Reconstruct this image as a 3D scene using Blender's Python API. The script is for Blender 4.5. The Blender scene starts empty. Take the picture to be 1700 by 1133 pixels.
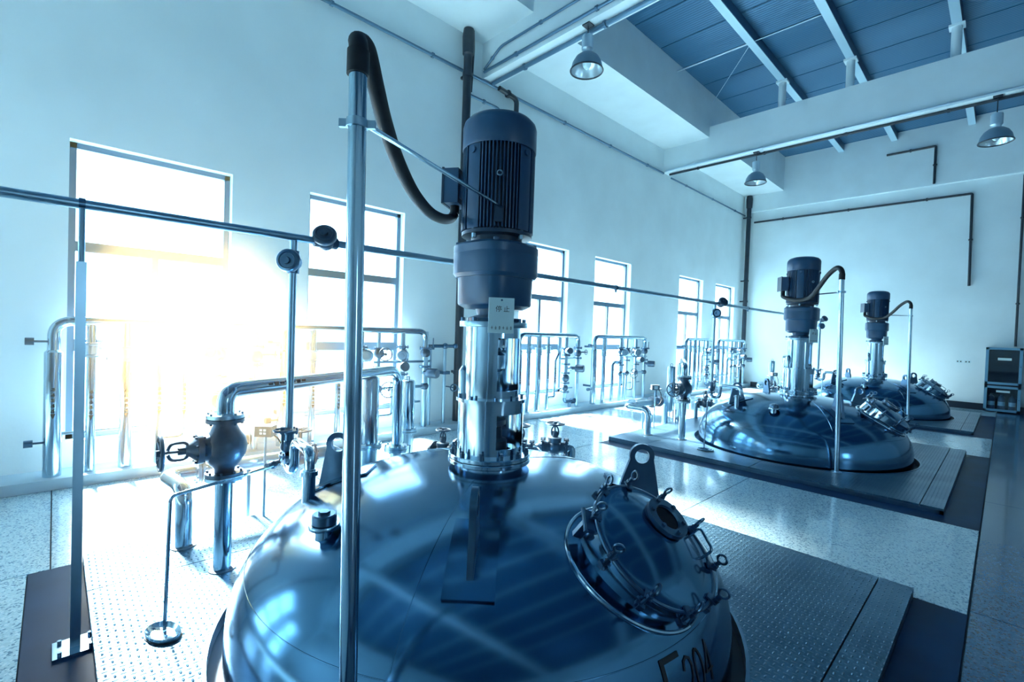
import bpy, bmesh, math, random
from mathutils import Vector as V, Matrix
random.seed(7)
PI = math.pi
C = bpy.context.scene.collection
SC = bpy.context.scene

# ------------------------------------------------------------------ camera
cam_d = bpy.data.cameras.new('camera'); cam = bpy.data.objects.new('camera', cam_d); C.objects.link(cam)
cam_d.sensor_fit = 'HORIZONTAL'; cam_d.sensor_width = 36.0; cam_d.lens = 36.0 * 789.26 / 1700.0
cam_d.clip_start = 0.05; cam_d.clip_end = 200
def _rot(rx, ry, rz):
    Ry = Matrix(((math.cos(ry), 0, math.sin(ry)), (0, 1, 0), (-math.sin(ry), 0, math.cos(ry))))
    Rx = Matrix(((1, 0, 0), (0, math.cos(rx), -math.sin(rx)), (0, math.sin(rx), math.cos(rx))))
    Rz = Matrix(((math.cos(rz), -math.sin(rz), 0), (math.sin(rz), math.cos(rz), 0), (0, 0, 1)))
    return Rz @ Rx @ Ry
_M = _rot(1.99271977e-02, 8.03782971e-01, 3.46174873e-02) @ Matrix(((1, 0, 0), (0, 0, -1), (0, 1, 0)))
_cols = (_M[0], -_M[1], -_M[2])
cam.matrix_world = Matrix(((_cols[0][0], _cols[1][0], _cols[2][0], 0), (_cols[0][1], _cols[1][1], _cols[2][1], 0), (_cols[0][2], _cols[1][2], _cols[2][2], 1.6), (0, 0, 0, 1)))
SC.camera = cam

# ------------------------------------------------------------------ sky, sun, exposure
SC.view_settings.view_transform = 'Standard'; SC.view_settings.look = 'None'
SC.view_settings.gamma = 1.0; SC.view_settings.use_curve_mapping = False
SC.view_settings.exposure = 1.85
SKY_COL = (0.56, 0.84, 1.0); SKY_STR = 3.2
SUN_DIR = V((-0.80, -0.085, 0.56)).normalized()       # towards the low sun seen through the first window
w = bpy.data.worlds.new('sky'); SC.world = w; w.use_nodes = True
nt = w.node_tree; nt.nodes.clear()
out = nt.nodes.new('ShaderNodeOutputWorld')
bg = nt.nodes.new('ShaderNodeBackground'); bg.inputs[0].default_value = (*SKY_COL, 1); bg.inputs[1].default_value = SKY_STR
tc = nt.nodes.new('ShaderNodeTexCoord')
dot = nt.nodes.new('ShaderNodeVectorMath'); dot.operation = 'DOT_PRODUCT'; dot.inputs[1].default_value = SUN_DIR
nt.links.new(tc.outputs['Generated'], dot.inputs[0])
mx = nt.nodes.new('ShaderNodeMath'); mx.operation = 'MAXIMUM'; mx.inputs[1].default_value = 0.0
nt.links.new(dot.outputs['Value'], mx.inputs[0])
pw = nt.nodes.new('ShaderNodeMath'); pw.operation = 'POWER'; pw.inputs[1].default_value = 45.0
nt.links.new(mx.outputs[0], pw.inputs[0])
ml = nt.nodes.new('ShaderNodeMath'); ml.operation = 'MULTIPLY'; ml.inputs[1].default_value = 10.0
nt.links.new(pw.outputs[0], ml.inputs[0])
bg2 = nt.nodes.new('ShaderNodeBackground'); bg2.inputs[0].default_value = (1.0, 0.80, 0.50, 1)
nt.links.new(ml.outputs[0], bg2.inputs[1])
ad = nt.nodes.new('ShaderNodeAddShader')
nt.links.new(bg.outputs[0], ad.inputs[0]); nt.links.new(bg2.outputs[0], ad.inputs[1]); nt.links.new(ad.outputs[0], out.inputs[0])

sun_l = bpy.data.lights.new('low_sun', 'SUN'); sun_l.energy = 46.0; sun_l.angle = math.radians(11); sun_l.color = (1.0, .90, .74)
sun = bpy.data.objects.new('low_sun', sun_l); C.objects.link(sun); sun.rotation_euler = (-SUN_DIR).to_track_quat('-Z', 'Y').to_euler(); sun.location = SUN_DIR * 30

def portal(name, loc, sx, sz, toward):
    l = bpy.data.lights.new(name, 'AREA'); l.shape = 'RECTANGLE'; l.size = sx; l.size_y = sz
    l.cycles.is_portal = True
    o = bpy.data.objects.new(name, l); C.objects.link(o); o.location = loc
    o.rotation_euler = V(toward).to_track_quat('-Z', 'Y').to_euler()
    return o

# ------------------------------------------------------------------ materials
MATS = {}
def mat(name, col, metal=0.0, rough=0.5, spec=0.5, noise=0.0, nscale=5.0, bump=0.0, bscale=60.0, coat=0.0, emit=None):
    m = bpy.data.materials.new(name); m.use_nodes = True; n = m.node_tree; b = n.nodes['Principled BSDF']
    b.inputs['Base Color'].default_value = (*col, 1); b.inputs['Metallic'].default_value = metal
    b.inputs['Roughness'].default_value = rough; b.inputs['Specular IOR Level'].default_value = spec
    b.inputs['Coat Weight'].default_value = coat
    if emit: b.inputs['Emission Color'].default_value = (*emit[0], 1); b.inputs['Emission Strength'].default_value = emit[1]
    if noise or bump:
        t = n.nodes.new('ShaderNodeTexCoord')
    if noise:
        tx = n.nodes.new('ShaderNodeTexNoise'); tx.inputs['Scale'].default_value = nscale; tx.inputs['Detail'].default_value = 6
        n.links.new(t.outputs['Object'], tx.inputs['Vector'])
        r = n.nodes.new('ShaderNodeValToRGB'); r.color_ramp.elements[0].position = .3; r.color_ramp.elements[1].position = .7
        r.color_ramp.elements[0].color = (*[c * (1 - noise) for c in col], 1); r.color_ramp.elements[1].color = (*[min(1, c * (1 + noise)) for c in col], 1)
        n.links.new(tx.outputs['Fac'], r.inputs['Fac']); n.links.new(r.outputs['Color'], b.inputs['Base Color'])
    if bump:
        tb = n.nodes.new('ShaderNodeTexNoise'); tb.inputs['Scale'].default_value = bscale; tb.inputs['Detail'].default_value = 3
        n.links.new(t.outputs['Object'], tb.inputs['Vector'])
        bm_ = n.nodes.new('ShaderNodeBump'); bm_.inputs['Strength'].default_value = bump; bm_.inputs['Distance'].default_value = .01
        n.links.new(tb.outputs['Fac'], bm_.inputs['Height']); n.links.new(bm_.outputs['Normal'], b.inputs['Normal'])
    MATS[name] = m
    return m
mat('wall_paint', (.72, .83, .87), 0, .75, .3, .05, 1.2, .12, 25)
mat('beam_paint', (.70, .82, .87), 0, .7, .3, .05, 1.5, .1, 30)
mat('plinth', (.36, .50, .60), 0, .35, .5, .08, 3)
mat('baseboard', (.012, .022, .04), 0, .4)
mat('grout', (.02, .045, .075), 0, .6)
mat('band', (.003, .026, .080), 0, .45, .10, .3, 2)
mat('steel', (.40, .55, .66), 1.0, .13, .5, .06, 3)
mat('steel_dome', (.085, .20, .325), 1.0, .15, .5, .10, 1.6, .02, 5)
mat('steel_satin', (.34, .49, .60), 1.0, .28, .5, .08, 4)
mat('steel_dark', (.10, .18, .27), 1.0, .3, .5, .1, 8)
mat('cast_iron', (.055, .095, .145), .55, .38, .5, .2, 12)
mat('motor_paint', (.016, .062, .140), .0, .34, .5, .12, 6)
mat('motor_fins', (.012, .036, .075), .0, .4, .5)
mat('gear_paint', (.020, .078, .165), .0, .33, .5, .10, 5)
mat('black_rubber', (.010, .013, .018), 0, .55, .3, .2, 40)
mat('dark_pipe', (.016, .026, .042), 0, .35, .5, .2, 8)
mat('conduit', (.10, .20, .30), .4, .35)
mat('galv', (.55, .70, .80), .6, .35)
mat('frame_metal', (.12, .20, .28), .5, .35)
mat('lamp_grey', (.18, .30, .40), .4, .35)
mat('lamp_inner', (.72, .82, .88), .7, .22)
mat('white_plate', (.60, .78, .82), 0, .45)
mat('ink', (.006, .010, .016), 0, .5)
mat('box_grey', (.06, .09, .12), 0, .45)
mat('cabinet_frame', (.16, .36, .52), .2, .4)
mat('cabinet_inside', (.006, .012, .03), 0, .5)
mat('extinguisher', (.03, .06, .12), 0, .3)
mat('purlin', (.50, .70, .82), .2, .45)
mat('glass_dark', (.001, .004, .012), 0, .2, .12)
mat('insulation', (.58, .72, .80), 0, .6)

def glass_mat(name, tint=(.92, .97, 1)):
    m = bpy.data.materials.new(name); m.use_nodes = True; n = m.node_tree; n.nodes.clear()
    o = n.nodes.new('ShaderNodeOutputMaterial'); t = n.nodes.new('ShaderNodeBsdfTransparent'); t.inputs[0].default_value = (*tint, 1)
    g = n.nodes.new('ShaderNodeBsdfGlossy'); g.inputs['Roughness'].default_value = .03
    lw = n.nodes.new('ShaderNodeLayerWeight'); p5 = n.nodes.new('ShaderNodeMath'); p5.operation = 'POWER'; p5.inputs[1].default_value = 5.0
    f = n.nodes.new('ShaderNodeMath'); f.operation = 'MULTIPLY_ADD'; f.inputs[1].default_value = .9; f.inputs[2].default_value = .04
    n.links.new(lw.outputs['Facing'], p5.inputs[0]); n.links.new(p5.outputs[0], f.inputs[0]); x = n.nodes.new('ShaderNodeMixShader')
    n.links.new(f.outputs[0], x.inputs[0]); n.links.new(t.outputs[0], x.inputs[1]); n.links.new(g.outputs[0], x.inputs[2]); n.links.new(x.outputs[0], o.inputs[0])
    MATS[name] = m
glass_mat('window_glass'); glass_mat('cabinet_glass', (.75, .85, .92))

def terrazzo(name, base, dark, pale, rough):
    m = bpy.data.materials.new(name); m.use_nodes = True; n = m.node_tree; b = n.nodes['Principled BSDF']
    t = n.nodes.new('ShaderNodeTexCoord')
    v1 = n.nodes.new('ShaderNodeTexVoronoi'); v1.inputs['Scale'].default_value = 105; v1.inputs['Randomness'].default_value = 1
    n.links.new(t.outputs['Object'], v1.inputs['Vector'])
    sx = n.nodes.new('ShaderNodeSeparateColor'); n.links.new(v1.outputs['Color'], sx.inputs[0])
    r = n.nodes.new('ShaderNodeValToRGB'); r.color_ramp.interpolation = 'CONSTANT'
    e = r.color_ramp.elements; e[0].position = 0; e[0].color = (*dark, 1); e[1].position = .16; e[1].color = (*base, 1)
    k = e.new(.55); k.color = (*[c * 1.12 for c in base], 1); k = e.new(.85); k.color = (*pale, 1)
    n.links.new(sx.outputs[0], r.inputs['Fac'])
    nz = n.nodes.new('ShaderNodeTexNoise'); nz.inputs['Scale'].default_value = .9; nz.inputs['Detail'].default_value = 5
    n.links.new(t.outputs['Object'], nz.inputs['Vector'])
    mr = n.nodes.new('ShaderNodeMapRange'); mr.inputs['To Min'].default_value = rough * .75; mr.inputs['To Max'].default_value = rough * 1.35
    n.links.new(nz.outputs['Fac'], mr.inputs['Value']); n.links.new(mr.outputs[0], b.inputs['Roughness'])
    n.links.new(r.outputs['Color'], b.inputs['Base Color'])
    b.inputs['Coat Weight'].default_value = .35; b.inputs['Coat Roughness'].default_value = .07
    MATS[name] = m
terrazzo('terrazzo_dark', (.026, .085, .175), (.010, .04, .09), (.045, .125, .23), .2)
terrazzo('terrazzo', (.32, .48, .57), (.12, .22, .31), (.45, .61, .69), .22)

def checker(name):
    m = bpy.data.materials.new(name); m.use_nodes = True; n = m.node_tree; b = n.nodes['Principled BSDF']
    b.inputs['Metallic'].default_value = .75; b.inputs['Roughness'].default_value = .34
    t = n.nodes.new('ShaderNodeTexCoord'); s = n.nodes.new('ShaderNodeSeparateXYZ'); n.links.new(t.outputs['Object'], s.inputs[0])
    def M_(op, a, bb=None):
        q = n.nodes.new('ShaderNodeMath'); q.operation = op
        for i, x in enumerate((a, bb)):
            if x is None: continue
            if isinstance(x, (int, float)): q.inputs[i].default_value = x
            else: n.links.new(x, q.inputs[i])
        return q.outputs[0]
    p = .03
    X = M_('DIVIDE', s.outputs[0], p); Y = M_('DIVIDE', s.outputs[1], p)
    fx = M_('SUBTRACT', M_('FRACT', X), .5); fy = M_('SUBTRACT', M_('FRACT', Y), .5)
    par = M_('PINGPONG', M_('ADD', M_('FLOOR', X), M_('FLOOR', Y)), 1.0)
    def ell(a, bq): return M_('ADD', M_('POWER', M_('DIVIDE', M_('ABSOLUTE', a), .46), 2.0), M_('POWER', M_('DIVIDE', M_('ABSOLUTE', bq), .17), 2.0))
    e1 = ell(fx, fy); e2 = ell(fy, fx)
    mixv = M_('ADD', M_('MULTIPLY', e1, par), M_('MULTIPLY', e2, M_('SUBTRACT', 1.0, par)))
    hgt = M_('MAXIMUM', M_('SUBTRACT', 1.0, mixv), 0.0)
    bp = n.nodes.new('ShaderNodeBump'); bp.inputs['Strength'].default_value = 1.0; bp.inputs['Distance'].default_value = .007
    n.links.new(hgt, bp.inputs['Height']); n.links.new(bp.outputs['Normal'], b.inputs['Normal'])
    nz = n.nodes.new('ShaderNodeTexNoise'); nz.inputs['Scale'].default_value = 2.2; nz.inputs['Detail'].default_value = 6
    n.links.new(t.outputs['Object'], nz.inputs['Vector'])
    r = n.nodes.new('ShaderNodeValToRGB'); r.color_ramp.elements[0].position = .35; r.color_ramp.elements[1].position = .7
    r.color_ramp.elements[0].color = (.045, .115, .19, 1); r.color_ramp.elements[1].color = (.10, .20, .29, 1)
    n.links.new(nz.outputs['Fac'], r.inputs['Fac']); n.links.new(r.outputs['Color'], b.inputs['Base Color'])
    MATS[name] = m
checker('checker_plate')

def deck(name):
    m = bpy.data.materials.new(name); m.use_nodes = True; n = m.node_tree; b = n.nodes['Principled BSDF']
    b.inputs['Base Color'].default_value = (.045, .155, .285, 1); b.inputs['Metallic'].default_value = .25; b.inputs['Roughness'].default_value = .36
    t = n.nodes.new('ShaderNodeTexCoord'); wv = n.nodes.new('ShaderNodeTexWave'); wv.wave_type = 'BANDS'; wv.bands_direction = 'Y'
    wv.inputs['Scale'].default_value = 5.0; n.links.new(t.outputs['Object'], wv.inputs['Vector'])
    bp = n.nodes.new('ShaderNodeBump'); bp.inputs['Strength'].default_value = .35; bp.inputs['Distance'].default_value = .01
    n.links.new(wv.outputs['Fac'], bp.inputs['Height']); n.links.new(bp.outputs['Normal'], b.inputs['Normal'])
    MATS[name] = m
deck('roof_deck')

# ------------------------------------------------------------------ mesh helpers
def frame(ax):
    ax = V(ax).normalized()
    u = V((0, 0, 1)) if abs(ax.z) < .9 else V((1, 0, 0))
    e1 = u.cross(ax).normalized(); e2 = ax.cross(e1)
    return e1, e2, ax
def fillet(pts, r, n=6):
    pts = [V(p) for p in pts]; o = [pts[0]]
    for i in range(1, len(pts) - 1):
        a, b, c = pts[i - 1], pts[i], pts[i + 1]
        d1 = (a - b); d2 = (c - b); rr = min(r, d1.length * .49, d2.length * .49)
        p = b + d1.normalized() * rr; q = b + d2.normalized() * rr
        for k in range(n + 1):
            t = k / n; o.append((1 - t) ** 2 * p + 2 * t * (1 - t) * (b * .85 + (p + q) * .075) + t * t * q)
    o.append(pts[-1]); return o
def smooth_path(pts, n=8):
    pts = [V(p) for p in pts]; P = [pts[0] * 2 - pts[1]] + pts + [pts[-1] * 2 - pts[-2]]; o = []
    for i in range(1, len(P) - 2):
        for k in range(n):
            t = k / n; a, b, c, d = P[i - 1], P[i], P[i + 1], P[i + 2]
            o.append(.5 * ((2 * b) + (c - a) * t + (2 * a - 5 * b + 4 * c - d) * t * t + (3 * b - a - 3 * c + d) * t ** 3))
    o.append(pts[-1]); return o
class MB:
    def __init__(s): s.v = []; s.f = []
    def add(s, vs, fs):
        k = len(s.v); s.v += [tuple(x) for x in vs]; s.f += [tuple(i + k for i in f) for f in fs]; return s
    def box(s, lo, hi):
        x0, y0, z0 = lo; x1, y1, z1 = hi
        return s.add([(x0, y0, z0), (x1, y0, z0), (x1, y1, z0), (x0, y1, z0), (x0, y0, z1), (x1, y0, z1), (x1, y1, z1), (x0, y1, z1)],
                     [(0, 3, 2, 1), (4, 5, 6, 7), (0, 1, 5, 4), (1, 2, 6, 5), (2, 3, 7, 6), (3, 0, 4, 7)])
    def obox(s, c, e1, e2, e3, h):                      # oriented box, half sizes h
        c = V(c); e = [V(q).normalized() for q in (e1, e2, e3)]; vs = []
        for sz in (-1, 1):
            for sx, sy in ((-1, -1), (1, -1), (1, 1), (-1, 1)): vs.append(c + e[0] * h[0] * sx + e[1] * h[1] * sy + e[2] * h[2] * sz)
        return s.add(vs, [(0, 3, 2, 1), (4, 5, 6, 7), (0, 1, 5, 4), (1, 2, 6, 5), (2, 3, 7, 6), (3, 0, 4, 7)])
    def lathe(s, prof, o=(0, 0, 0), ax=(0, 0, 1), n=24, a0=0.0, a1=2 * PI):
        e1, e2, a = frame(ax); o = V(o); full = abs(a1 - a0 - 2 * PI) < 1e-6; m = n if full else n + 1; k = len(s.v)
        if abs(a.z) > .99: e1, e2 = V((1, 0, 0)), V((0, 1, 0)) * (1 if a.z > 0 else -1)
        for r, z in prof:
            for i in range(m):
                t = a0 + (a1 - a0) * i / n; s.v.append(tuple(o + a * z + (e1 * math.cos(t) + e2 * math.sin(t)) * max(r, 1e-4)))
        for j in range(len(prof) - 1):
            for i in range(n):
                i2 = (i + 1) % m if full else i + 1
                s.f.append((k + j * m + i, k + j * m + i2, k + (j + 1) * m + i2, k + (j + 1) * m + i))
        return s
    def cyl(s, p0, p1, r, n=16, r1=None):
        p0 = V(p0); p1 = V(p1); L = (p1 - p0).length; r1 = r if r1 is None else r1
        return s.lathe([(0, 0), (r, 0), (r1, L), (0, L)], p0, p1 - p0, n)
    def tube(s, pts, r, n=12, cap=True):
        pts = [V(p) for p in pts]; k = len(s.v); m = len(pts); T = []
        for i in range(m):
            d = pts[min(i + 1, m - 1)] - pts[max(i - 1, 0)]; T.append(d.normalized())
        e1, e2, _ = frame(T[0])
        for i in range(m):
            if i:
                e1 = (e1 - T[i] * e1.dot(T[i])).normalized(); e2 = T[i].cross(e1)
            rr = r[i] if isinstance(r, (list, tuple)) else r
            for j in range(n): t = 2 * PI * j / n; s.v.append(tuple(pts[i] + (e1 * math.cos(t) + e2 * math.sin(t)) * rr))
        for i in range(m - 1):
            for j in range(n): j2 = (j + 1) % n; s.f.append((k + i * n + j, k + i * n + j2, k + (i + 1) * n + j2, k + (i + 1) * n + j))
        if cap: s.f.append(tuple(k + j for j in range(n - 1, -1, -1))); s.f.append(tuple(k + (m - 1) * n + j for j in range(n)))
        return s
    def torus(s, c, ax, R, r, n=24, m=8):
        e1, e2, a = frame(ax); c = V(c); k = len(s.v)
        for i in range(n):
            t = 2 * PI * i / n; d = e1 * math.cos(t) + e2 * math.sin(t)
            for j in range(m): q = 2 * PI * j / m; s.v.append(tuple(c + d * (R + r * math.cos(q)) + a * r * math.sin(q)))
        for i in range(n):
            for j in range(m): s.f.append((k + i * m + j, k + ((i + 1) % n) * m + j, k + ((i + 1) % n) * m + (j + 1) % m, k + i * m + (j + 1) % m))
        return s
    def ball(s, c, r, n=12, sq=(1, 1, 1)):
        k0 = len(s.v); s.lathe([(r * math.sin(PI * i / n), -r * math.cos(PI * i / n)) for i in range(n + 1)], (0, 0, 0), (0, 0, 1), n * 2)
        for i in range(k0, len(s.v)): x = s.v[i]; s.v[i] = (c[0] + x[0] * sq[0], c[1] + x[1] * sq[1], c[2] + x[2] * sq[2])
        return s
    def prism(s, poly, o, e1, e2, t):                   # polygon in plane (e1,e2) with thickness t centred on it
        o = V(o); e1 = V(e1).normalized(); e2 = V(e2).normalized(); nn = e1.cross(e2).normalized(); k = len(poly)
        vs = [o + e1 * a + e2 * b - nn * t / 2 for a, b in poly] + [o + e1 * a + e2 * b + nn * t / 2 for a, b in poly]
        return s.add(vs, [tuple(range(k - 1, -1, -1)), tuple(range(k, 2 * k))] + [(i, (i + 1) % k, k + (i + 1) % k, k + i) for i in range(k)])
    def flange(s, c, ax, r, t=.02, nb=8, br=.008):
        e1, e2, a = frame(ax); c = V(c); s.cyl(c - a * t / 2, c + a * t / 2, r, 20)
        for i in range(nb):
            q = 2 * PI * (i + .5) / nb; p = c + (e1 * math.cos(q) + e2 * math.sin(q)) * (r - br * 1.7); s.cyl(p - a * (t / 2 + .012), p + a * (t / 2 + .012), br, 6)
        return s
    def wheel(s, c, ax, R, r=.009, sp=5, hub=.02):
        e1, e2, a = frame(ax); c = V(c); s.torus(c, a, R, r, 24, 6); s.cyl(c - a * .015, c + a * .02, hub, 10)
        for i in range(sp):
            q = 2 * PI * i / sp; d = e1 * math.cos(q) + e2 * math.sin(q); s.cyl(c + d * hub * .6 - a * .004, c + d * R, r * .75, 6)
        return s
    def build(s, name, m, parent=None, ang=35, kind=None):
        me = bpy.data.meshes.new(name); o_ = parent
        base = V((0, 0, 0))
        while o_ is not None: base = base + V(o_.location); o_ = o_.parent
        me.from_pydata([(x - base.x, y - base.y, z - base.z) for x, y, z in s.v], [], s.f)
        bm = bmesh.new(); bm.from_mesh(me); bmesh.ops.remove_doubles(bm, verts=bm.verts, dist=2e-5); bmesh.ops.recalc_face_normals(bm, faces=bm.faces); bm.to_mesh(me); bm.free()
        me.materials.append(MATS[m]); me.polygons.foreach_set('use_smooth', [True] * len(me.polygons)); me.set_sharp_from_angle(angle=math.radians(ang))
        o = bpy.data.objects.new(name, me); C.objects.link(o)
        if parent: o.parent = parent
        if kind: o['kind'] = kind
        return o
def thing(name, loc, label, cat, group=None):
    o = bpy.data.objects.new(name, None); C.objects.link(o); o.location = loc; o.empty_display_size = .1
    o['label'] = label; o['category'] = cat
    if group: o['group'] = group
    return o
def tag(o, label, cat, group=None):
    o['label'] = label; o['category'] = cat
    if group: o['group'] = group
    return o
KIDS = {}
def copy_tree(o, parent=None):
    c = o.copy(); C.objects.link(c)
    if parent is not None: c.parent = parent
    for ch in [x for x in bpy.data.objects if x.parent == o]: copy_tree(ch, c)
    return c
def copy_thing(o, dx, dy, label):
    c = copy_tree(o); c.location = V(o.location) + V((dx, dy, 0)); c['label'] = label; return c
def struct(o, label=None):
    o['kind'] = 'structure'
    if label: o['label'] = label
    return o
def empty_struct(name, loc, label):
    o = bpy.data.objects.new(name, None); C.objects.link(o); o.location = loc; o['kind'] = 'structure'; o['label'] = label; return o

# ------------------------------------------------------------------ room
WX, FY, RX, BY = -6.4, 17.2, 10.0, -8.0          # window wall, far wall, right wall, back wall
ZT = 7.75
WIN_Y = [(.09, 1.50), (2.40, 3.82), (6.32, 7.74), (8.66, 10.12), (12.60, 14.10), (15.00, 16.50)]
WIN_BACK = [(-3.85, -2.40), (-6.10, -4.68)]
Z0, Z1 = .36, 3.34
def wall_with_windows(name, xin, xout, wins, z0, z1, label):
    m = MB(); a, b = min(xin, xout), max(xin, xout)
    m.box((a, BY - .3, -.1), (b, FY + .3, z0)); m.box((a, BY - .3, z1), (b, FY + .3, ZT + .2))
    ys = sorted(wins); edges = [BY - .3] + [q for w_ in ys for q in w_] + [FY + .3]
    for i in range(0, len(edges), 2): m.box((a, edges[i], z0), (b, edges[i + 1], z1))
    return struct(m.build(name, 'wall_paint'), label)
wall_with_windows('wall_left', WX, WX - .30, WIN_Y + WIN_BACK, Z0, Z1, 'pale blue painted wall with the row of tall windows')
RW = [(1.0, 2.4)]
RZ0, RZ1 = 1.0, 3.4
wall_with_windows('wall_right', RX, RX + .30, RW, RZ0, RZ1, 'pale painted wall on the aisle side')
struct(MB().box((WX - .3, FY, -.1), (RX + .3, FY + .3, ZT + .2)).build('wall_far', 'wall_paint'), 'pale blue painted wall behind the farthest tank')
struct(MB().box((WX - .3, BY - .3, -.1), (RX + .3, BY, ZT + .2)).build('wall_back', 'wall_paint'), 'pale painted wall behind the photographer')

WN = [0]
def window(xc, y0, y1, z0, z1, inward, two=True):
    WN[0] += 1; n = WN[0]
    r = empty_struct('window_%d' % n, (xc, (y0 + y1) / 2, z0), (['tall sunlit window at the far left, added haze in front', 'tall window behind the tall steel pole', 'tall window right of the nearest gearbox', 'tall window between the nearest and middle tanks', 'narrow looking tall window, last but one before the corner', 'tall window nearest the far corner'] + ['tall window in the wall behind the photographer'] * 9)[n - 1])
    t = .055; fx = .035
    m = MB(); m.box((xc - fx, y0, z0), (xc + fx, y0 + t, z1)); m.box((xc - fx, y1 - t, z0), (xc + fx, y1, z1))
    m.box((xc - fx, y0, z1 - t), (xc + fx, y1, z1)); m.box((xc - fx, y0, z0), (xc + fx, y1, z0 + t)); m.build('window_frame', 'frame_metal', r)
    ym = (y0 + y1) / 2
    if two:
        za, zb = z0 + .95, z0 + 1.95
        MB().box((xc - fx, y0 + t, zb - .05), (xc + fx, y1 - t, zb + .05)).build('transom', 'frame_metal', r)
        MB().box((xc - fx * 1.4, y0 + t, za - .06), (xc + fx * 1.4, y1 - t, za + .06)).build('transom', 'frame_metal', r)
        MB().box((xc - fx, ym - .03, za + .06), (xc + fx, ym + .03, zb - .05)).build('mullion', 'frame_metal', r)
        panes = [(y0 + t, y1 - t, z0 + t, za - .06), (y0 + t, ym - .03, za + .06, zb - .05), (ym + .03, y1 - t, za + .06, zb - .05), (y0 + t, y1 - t, zb + .05, z1 - t)]
    else:
        MB().box((xc - fx, ym - .03, z0 + t), (xc + fx, ym + .03, z1 - t)).build('mullion', 'frame_metal', r)
        panes = [(y0 + t, ym - .03, z0 + t, z1 - t), (ym + .03, y1 - t, z0 + t, z1 - t)]
    for a, b, c, d in panes: MB().box((xc - .003, a, c), (xc + .003, b, d)).build('pane', 'window_glass', r)
    portal('daylight_portal', (xc - .12 * inward, ym, (z0 + z1) / 2), y1 - y0, z1 - z0, (inward, 0, 0))
for y0, y1 in WIN_Y + WIN_BACK: window(WX - .16, y0, y1, Z0, Z1, 1)
for y0, y1 in RW: window(RX + .16, y0, y1, RZ0, RZ1, -1, False)

# plinth along the window wall, baseboard on the far wall
struct(MB().box((WX, BY, 0), (-6.0, FY, .10)).build('trim_1', 'plinth'), 'low pale concrete kerb along the window wall')
struct(MB().box((-6.0, FY - .03, 0), (RX, FY, .17)).build('baseboard_far', 'baseboard'), 'black baseboard along the far wall')
struct(MB().box((-6.0, BY, 0), (RX, BY + .03, .17)).build('baseboard_back', 'baseboard'), 'black baseboard behind the photographer')

# floor: dark bed with separate terrazzo slabs, dark bands round the platforms
floor = struct(MB().box((WX - .3, BY - .3, -.25), (RX + .3, FY + .3, -.02)).build('floor', 'grout'), 'glossy speckled terrazzo floor')
PLAT = [(.15, 3.95), (6.08, 9.82), (12.10, 15.80)]
PX0, PX1, AX = -4.12, -.345, -.095
def slab(x0, y0, x1, y1, m='terrazzo', nm='floor_slab', g=.004): MB().box((x0 + g, y0 + g, -.021), (x1 - g, y1 - g, 0)).build(nm, m, floor)
xs = [AX + .005, 2.0, 4.0, RX]; ys = [BY, -5, -2, 1, 4.02, 7, 10, 13, 16, FY]
for i in range(3):
    for j in range(len(ys) - 1): slab(xs[i], ys[j], xs[i + 1], ys[j + 1], 'terrazzo_dark')
yl = [BY, -6, -4, -2, 0, 2, 4, 6, 8, 10, 12, 14, 16, FY]
for j in range(len(yl) - 1): slab(-6.0, yl[j], PX0, yl[j + 1])
gaps = [(BY, -4.0), (-4.0, PLAT[0][0] - .25), (PLAT[0][1], PLAT[1][0] - .25), (PLAT[1][1], PLAT[2][0] - .25), (PLAT[2][1], FY)]
for a, b in gaps:
    for x0, x1 in ((PX0, -2.0), (-2.0, AX)): slab(x0, a, x1, b)
for a, b in PLAT:
    slab(PX0, a - .25, AX, a, 'band', 'floor_band', .001); slab(PX1, a, AX, b, 'band', 'floor_band', .001)

# roof: deck panels, soffit, beams, purlins, stub posts, tie rods
ceiling = struct(MB().box((WX - .3, BY - .3, ZT), (RX + .3, FY + .3, ZT + .1)).build('ceiling', 'grout'), 'blue corrugated metal roof deck above the purlins')
for j in range(26):
    y0 = BY + .2 + j * 1.0 - .2; y1 = min(y0 + 1.0, FY)
    MB().box((-5.2, y0 + .012, ZT - .17), (RX, y1 - .012, ZT)).build('roof_panel', 'roof_deck', ceiling)
TN = [1]
def trim(lo, hi, m, label):
    TN[0] += 1; return struct(MB().box(lo, hi).build('trim_%d' % TN[0], m), label)
trim((WX, BY, 6.50), (-5.2, FY, ZT), 'beam_paint', 'wide pale concrete soffit beam along the window wall')
trim((RX - .8, BY, 6.50), (RX, FY, ZT), 'beam_paint', 'pale concrete beam along the aisle wall')
BEAMS = [-7.2, -1.0, 5.23, 11.46]
for y in BEAMS: trim((WX, y, 5.90), (RX, y + .30, 6.76), 'beam_paint', {-7.2: 'pale concrete cross beam farthest behind the photographer', -1.0: 'pale concrete cross beam just behind the photographer', 5.23: 'pale concrete cross beam nearest in view, lamp below', 11.46: 'pale concrete cross beam in the middle of the room'}[y])
trim((WX, FY - .14, 5.95), (RX, FY, ZT), 'beam_paint', 'pale concrete band beam at the top of the far wall')
PUR = [-3.66, -2.40, -.82, .75, 2.3, 3.9]
PUR_LBL = ['roof purlin nearest the window wall', 'second roof purlin from the window wall', 'third roof purlin from the window wall, at the upper right']
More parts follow.
